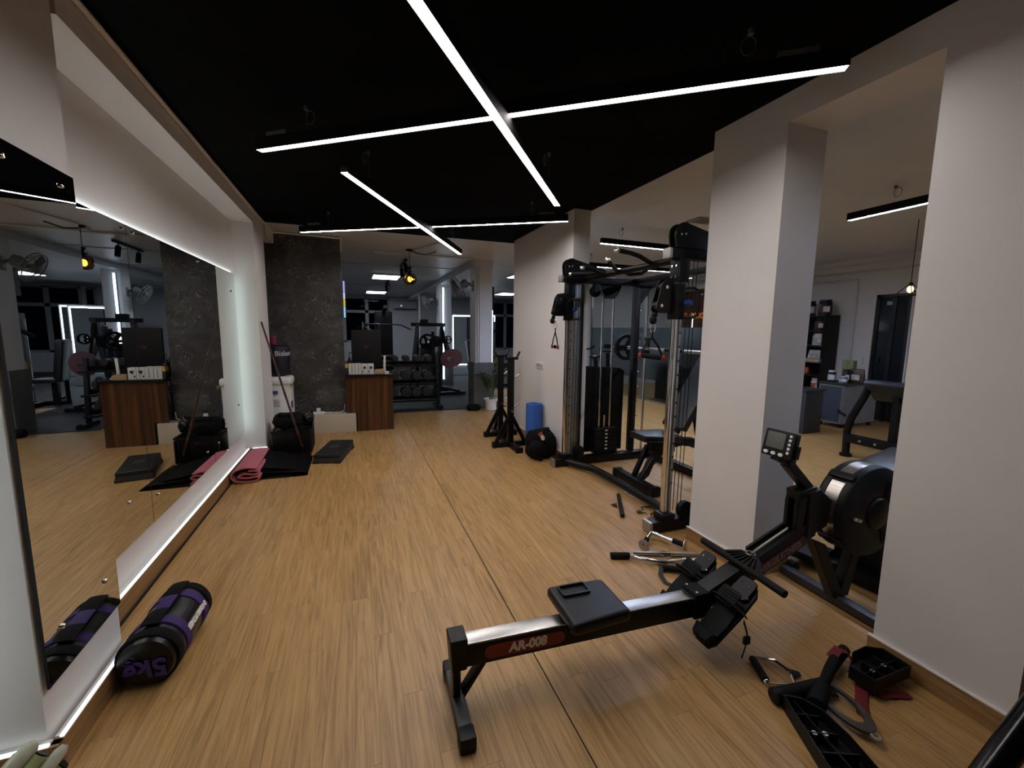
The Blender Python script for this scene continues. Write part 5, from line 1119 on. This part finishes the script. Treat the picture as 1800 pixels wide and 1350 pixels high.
# tinted glass door on the end wall
d2 = struct('door_2', B().bb((8.0,4.08,0),(8.06,4.13,2.03)).bb((8.0,4.51,0),(8.06,4.56,2.03)).bb((8.0,4.08,1.98),(8.06,4.56,2.03)).bb((8.0,4.28,.0),(8.05,4.34,2.0)), M('door_dark','#101114',.4), 'tinted glass door at the end of the side room')
obj('pane', B().bb((8.02,4.13,.02),(8.03,4.28,1.98)), M('door_tint','#20242a',.08,var=.1), d2); obj('pane', B().bb((8.02,4.34,.02),(8.03,4.51,1.98)), M('door_tint','#20242a',.08,var=.1), d2); obj('exit_label', B().bb((8.012,4.30,1.86),(8.02,4.42,1.92)), M('label_teal','#8fb7b9',.5), d2); obj('lock', B().bb((7.99,4.43,.95),(8.02,4.46,1.03)), BLACKM, d2)
struct('trim_13', B().bb((7.985,4.055,0),(8.0,4.08,2.06)).bb((7.985,4.56,0),(8.0,4.585,2.06)).bb((7.985,4.055,2.03),(8.0,4.585,2.06)), WALL, 'white frame around the tinted door')
# supplement shelf
sh = thing('supplement_shelf','tall black shelf unit of supplement tubs against the end wall','shelf',(7.8,5.2,0)); SX0,SX1,SY0,SY1 = 7.6,7.98,5.08,6.0
obj('side_panel', B().bb((SX0,SY0,0),(SX1,SY0+.025,1.72)), BLACKM, sh); obj('side_panel', B().bb((SX0,SY1-.025,0),(SX1,SY1,1.72)), BLACKM, sh); obj('back_panel', B().bb((SX1-.01,SY0,0),(SX1,SY1,1.72)), BLACKM, sh)
SHZ = (.06,.36,.66,.92,1.18,1.44,1.70)
for z in SHZ: obj('shelf_board', B().bb((SX0,SY0+.025,z-.012),(SX1-.01,SY1-.025,z+.012)), M('shelf_edge','#1c1c1f',.45), sh)
def tub(label, x, y, z, r, h, body, lid, lab, group='supplement tubs', neck=True):
    t = thing('supplement_tub', label, 'tub', (x,y,z), 0, group)
    obj('tub', B().lathe([(r*.9,0),(r,.008),(r,h*.72),(r*.96,h*.80),(r*.80 if neck else r*.96,h*.86),(r*.78 if neck else r*.95,h*.88)],(x,y,z),(0,0,1),22), body, t)
    obj('lid', B().lathe([(r*.86,h*.86),(r*.88,h*.87),(r*.88,h*.985),(r*.84,h),(0,h)],(x,y,z),(0,0,1),22), lid, t)
    obj('label', B().lathe([(r*1.005,h*.15),(r*1.012,h*.16),(r*1.012,h*.64),(r*1.005,h*.65)],(x,y,z),(0,0,1),22), lab, t)
    obj('label_panel', B().box((x-r*.75,y-r*.72,z+h*.4),(.012,r*.9,h*.34),Matrix.Rotation(PI/4,3,'Z')), WHITETXT, t)
TB = M('tub_black','#141216',.3); TBR = M('tub_label_brown','#5a3028',.5,var=.4,scale=40); TW = M('tub_white','#d5d3cc',.4); TWL = M('tub_label_white','#b7b4ac',.5,var=.3,scale=40); TN = M('tub_navy','#141a3c',.35); TOR = M('pouch_orange','#b4522a',.5,var=.3,scale=20)
tub('large black supplement tub standing on top of the shelf', 7.75,5.20,1.712,.105,.27,TB,TB,TBR); tub('navy supplement tub on top of the shelf beside the pillar edge', 7.75,5.47,1.712,.10,.26,TN,TB,TWL)
tub('black supplement tub with a brown label on the upper shelf', 7.74,5.25,1.452,.085,.215,TB,TB,TBR); tub('white supplement tub on the middle shelf', 7.74,5.24,1.192,.10,.21,TW,TW,TWL,neck=False)
def pouch(label, x, y, z, w, h, mat, group='supplement pouches'):
    t = thing('supplement_pouch', label, 'pouch', (x,y,z), 0, group)
    def fn(v): u = (v.z-z)/h; return (x+(v.x-x)*(1-.8*max(0,u)**1.5),y+(v.y-y)*(1-.12*u),v.z)
    obj('pouch', B().box((x,y,z+h/2),(.09,w,h),None,.02,3).warp(fn), mat, t); obj('seal', B().bb((x-.006,y-w*.44,z+h*.96),(x+.006,y+w*.44,z+h*1.04)), mat, t); obj('label', B().box((x-.047,y,z+h*.42),(.004,w*.6,h*.4)), TWL, t)
pouch('crumpled white pouch on the lower middle shelf', 7.72,5.27,.932,.24,.17,TW); tub('round silver and navy tub at the edge of the lower shelf', 7.72,5.60,.932,.08,.13,TN,M('lid_silver','#9aa0a8',.4),TWL,neck=False)
pouch('orange pouch on the lowest visible shelf', 7.70,5.45,.672,.22,.12,TOR); tub('white and orange tub on the low shelf beside the desk cabinet', 7.70,5.19,.372,.08,.24,TW,TW,TOR); tub('white tub with grey label on the bottom shelf', 7.70,5.2,.072,.085,.24,TW,TW,TWL)
# desk cabinet
dk = thing('desk_cabinet','grey desk cabinet with an aluminium framed blue-grey door','cabinet',(7.0,4.3,0)); GD = M('cabinet_grey','#8a8c90',.5); BG = M('cabinet_bluegrey','#3c4654',.45)
obj('body', B().bb((6.76,4.13,.06),(7.5,4.5,.64)), GD, dk); obj('top', B().bb((6.73,4.10,.64),(7.55,4.53,.672),.004), M('desk_walnut','#2c221d',.35), dk)
dd = obj('door', B().bb((6.745,4.15,.08),(6.76,4.48,.62)), BG, dk); obj('door_frame', B().frame([(-.175,-.285),(.175,-.285),(.175,.285),(-.175,.285)],[(-.155,-.265),(.155,-.265),(.155,.265),(-.155,.265)],(6.742,4.315,.35),(0,1,0),(0,0,1),.012), ALU, dd)
for x,y in ((6.80,4.17),(6.80,4.46),(7.45,4.17),(7.45,4.46)): obj('leg', B().cyl((x,y,0),(x,y,.06),.025,.02,seg=12), BLACKM, dk)
tub('navy and white tub on the desk cabinet', 6.86,4.40,.672,.052,.17,TN,TW,TWL,neck=False); tub('dark jar behind the blue and white tub on the desk cabinet', 6.98,4.27,.672,.05,.20,TB,TB,TBR); tub('low blue and white tub at the desk cabinet front', 6.84,4.22,.672,.055,.10,M('tub_blue','#4a76a8',.4),TW,TWL,neck=False)
pouch('brown foil pouch at the right end of the desk cabinet', 7.05,4.16,.672,.20,.20,M('pouch_brown','#4a3524',.3,var=.3,scale=25)); 
for i in range(2): tag(obj('green_carton', B().bb((7.20,4.32+i*.085,.672),(7.28,4.40+i*.085,.99),.003).bb((7.195,4.335+i*.085,.76),(7.2005,4.385+i*.085,.95)), M('carton_green','#7e8a5c',.5,var=.25,scale=30)),('green and cream carton nearer the door on the desk cabinet','green and cream carton nearer the shelf on the desk cabinet')[i],'carton',group='green cartons')
tag(obj('socket_plate', B().bb((7.985,4.66,.9),(8.0,4.76,1.0),.004).bb((7.98,4.68,.93),(7.986,4.74,.97)), WHITEP),'white socket plate under the side room conduit','socket')
tag(obj('pedestal', B().bb((5.85,4.06,0),(6.2,4.45,.60),.006).bb((5.83,4.04,.60),(6.22,4.47,.625),.004), M('pedestal_grey','#2c2d2f',.5)),'dark grey pedestal at the edge of the white pillar','pedestal')
# preacher bench
pb = thing('preacher_bench','black preacher curl bench with a wide slanted arm pad in the side room','bench',(5.3,2.9,0)); g = lambda n,b,m=BLACK,p=pb: obj(n,b,m,p)
g('front_leg', B().tube([(5.30,3.16,.02),(5.30,3.17,.30),(5.30,3.14,.45),(5.30,3.03,.72),(5.30,3.0,.82)],0,8,flat=(.035,.04))); g('foot', B().cyl((5.30,3.16,0),(5.30,3.16,.03),.06,seg=16)); g('cross_beam', B().bb((5.25,2.1,.17),(5.35,3.16,.26),.006))
for y in (3.0,2.85): g('bolt', B().cyl((5.245,y,.215),(5.24,y,.215),.014,seg=10), STEEL)
g('arm_pad', B().box((5.33,2.68,.79),(.30,.66,.07),Matrix.Rotation(.75,3,'Y'),.025,3), M('pad_bluegrey','#1d232d',.38,bump=.1)); g('pad_support', B().beam((5.36,2.75,.2),(5.36,2.75,.75),.08,.06)); g('rear_leg', B().beam((5.3,2.15,.02),(5.3,2.2,.75),.06,.06)); g('rack_hook', B().prism([(0,0),(.08,.03),(.09,.07),(.07,.07),(.05,.045),(0,.03)],(5.24,3.17,.46),(0,1,0),(0,0,1),.02)); g('foot_plate', B().box((5.6,2.75,.02),(.3,.5,.03),None,.005)); g('seat', B().box((5.85,2.68,.45),(.3,.34,.08),None,.025,3), LEATHER); g('seat_post', B().bb((5.81,2.64,0),(5.89,2.72,.42)))
# triangular pendant
t = thing('triangle_pendant','small triangular wire pendant with a glowing bulb near the tinted door','pendant lamp',(5.62,2.9,ZC)); A = Vector((5.62,2.9,1.95))
obj('cord', B().cyl(A,(5.62,2.9,ZC),.004,seg=6), BLACKM, t); obj('socket', B().cyl(A-Vector((0,0,.035)),A+Vector((0,0,.005)),.016,seg=12), BLACKM, t); obj('bulb', B().ball(A-Vector((0,0,.07)),.028,(1,1,1.3)), EM('warm_bulb2','#ffc870',8), t)
cr = [A+Vector((.12*math.cos(a),.12*math.sin(a),-.13)) for a in (.6,.6+PI/2,.6+PI,.6+3*PI/2)]
for i in range(4): obj('frame_wire', B().cyl(A,cr[i],.005,seg=6), BLACKM, t); obj('frame_base', B().cyl(cr[i],cr[(i+1)%4],.005,seg=6), BLACKM, t)
# machine behind the rower
hm = thing('pulley_machine','black low machine with white lettering behind the rower flywheel','gym machine',(2.8,1.55,0)); g = lambda n,b,m=BLACK,p=hm: obj(n,b,m,p)
g('floor_foot', B().box((2.62,1.52,.045),(.09,.44,.07),Matrix.Rotation(.15,3,'Z'),.008)); g('foot_pad', B().box((2.56,1.66,.085),(.22,.17,.05),Matrix.Rotation(.2,3,'Z'),.01)); g('housing', B().bb((2.70,1.20,.02),(3.15,1.62,.26),.015)); g('top_cover', B().box((2.98,1.36,.33),(.36,.3,.16),None,.04,3)); g('pad', B().box((3.05,1.55,.62),(.35,.22,.08),Matrix.Rotation(-.2,3,'Y'),.03,3), LEATHER); g('post', B().bb((3.0,1.5,.2),(3.08,1.58,.6)))
g('white_sticker', B().box((2.80,1.33,.262),(.07,.06,.002),Matrix.Rotation(.6,3,'Z')), M('sticker_grey','#8a8a86',.5))
text_obj('lettering','FITNESS',.055,(2.86,1.197,.10),(1,0,0),(0,0,1),M('faint_print','#6d6d6d',.5),hm,th=.003,bold=.001)
# small ceiling vent and palm in the side room
t = thing('ceiling_vent','small grey ceiling vent above the cable machine','vent',(3.6,3.8,ZC)); obj('plate', B().bb((3.45,3.70,ZC-.012),(3.75,3.90,ZC)), M('vent_grey','#85857f',.5), t)
for i in range(4): obj('slot', B().bb((3.50,3.735+i*.04,ZC-.014),(3.70,3.745+i*.04,ZC-.012)), BLACKM, t)
def bike(label, x, y, rz):
    t = thing('spin_bike', label, 'exercise bike', (x,y,0), rz, 'spin bikes behind the cable machine'); L = lambda n,b,m=BLACK: obj(n,b,m,t,local=True)
    L('base_bar', B().bb((-.5,-.22,.0),(-.43,.22,.06))); L('base_bar', B().bb((.43,-.22,0),(.5,.22,.06))); L('spine', B().beam((-.46,0,.05),(.46,0,.05),.06,.06)); L('main_frame', B().beam((.35,0,.1),(-.15,0,.75),.07,.07)); L('seat_post', B().beam((-.05,0,.3),(-.2,0,.92),.05,.05)); L('saddle', B().ball((-.22,0,.96),.12,(1.1,.75,.4)), LEATHER); L('flywheel', B().cyl((.32,-.03,.32),(.32,.03,.32),.23,seg=32,bev=.01), DARKM); L('bar_post', B().beam((.3,0,.35),(.25,0,1.0),.05,.05)); L('handlebar', B().tube([(.45,-.22,1.1),(.38,-.24,1.06),(.22,-.12,1.03),(.22,.12,1.03),(.38,.24,1.06),(.45,.22,1.1)],.017,8)); L('console', B().box((.3,0,1.12),(.12,.18,.08),None,.02)); L('crank', B().cyl((0,-.14,.32),(0,.14,.32),.02)); 
    for s in (-1,1): L('pedal', B().box((s*.12,s*.18,.30),(.1,.09,.03),None,.006))
    return t
b1 = bike('farther spin bike seen through the cable machine', 4.05,7.6,.3); dup(b1,'nearer spin bike seen through the cable machine',(4.2,6.7,0),.5)
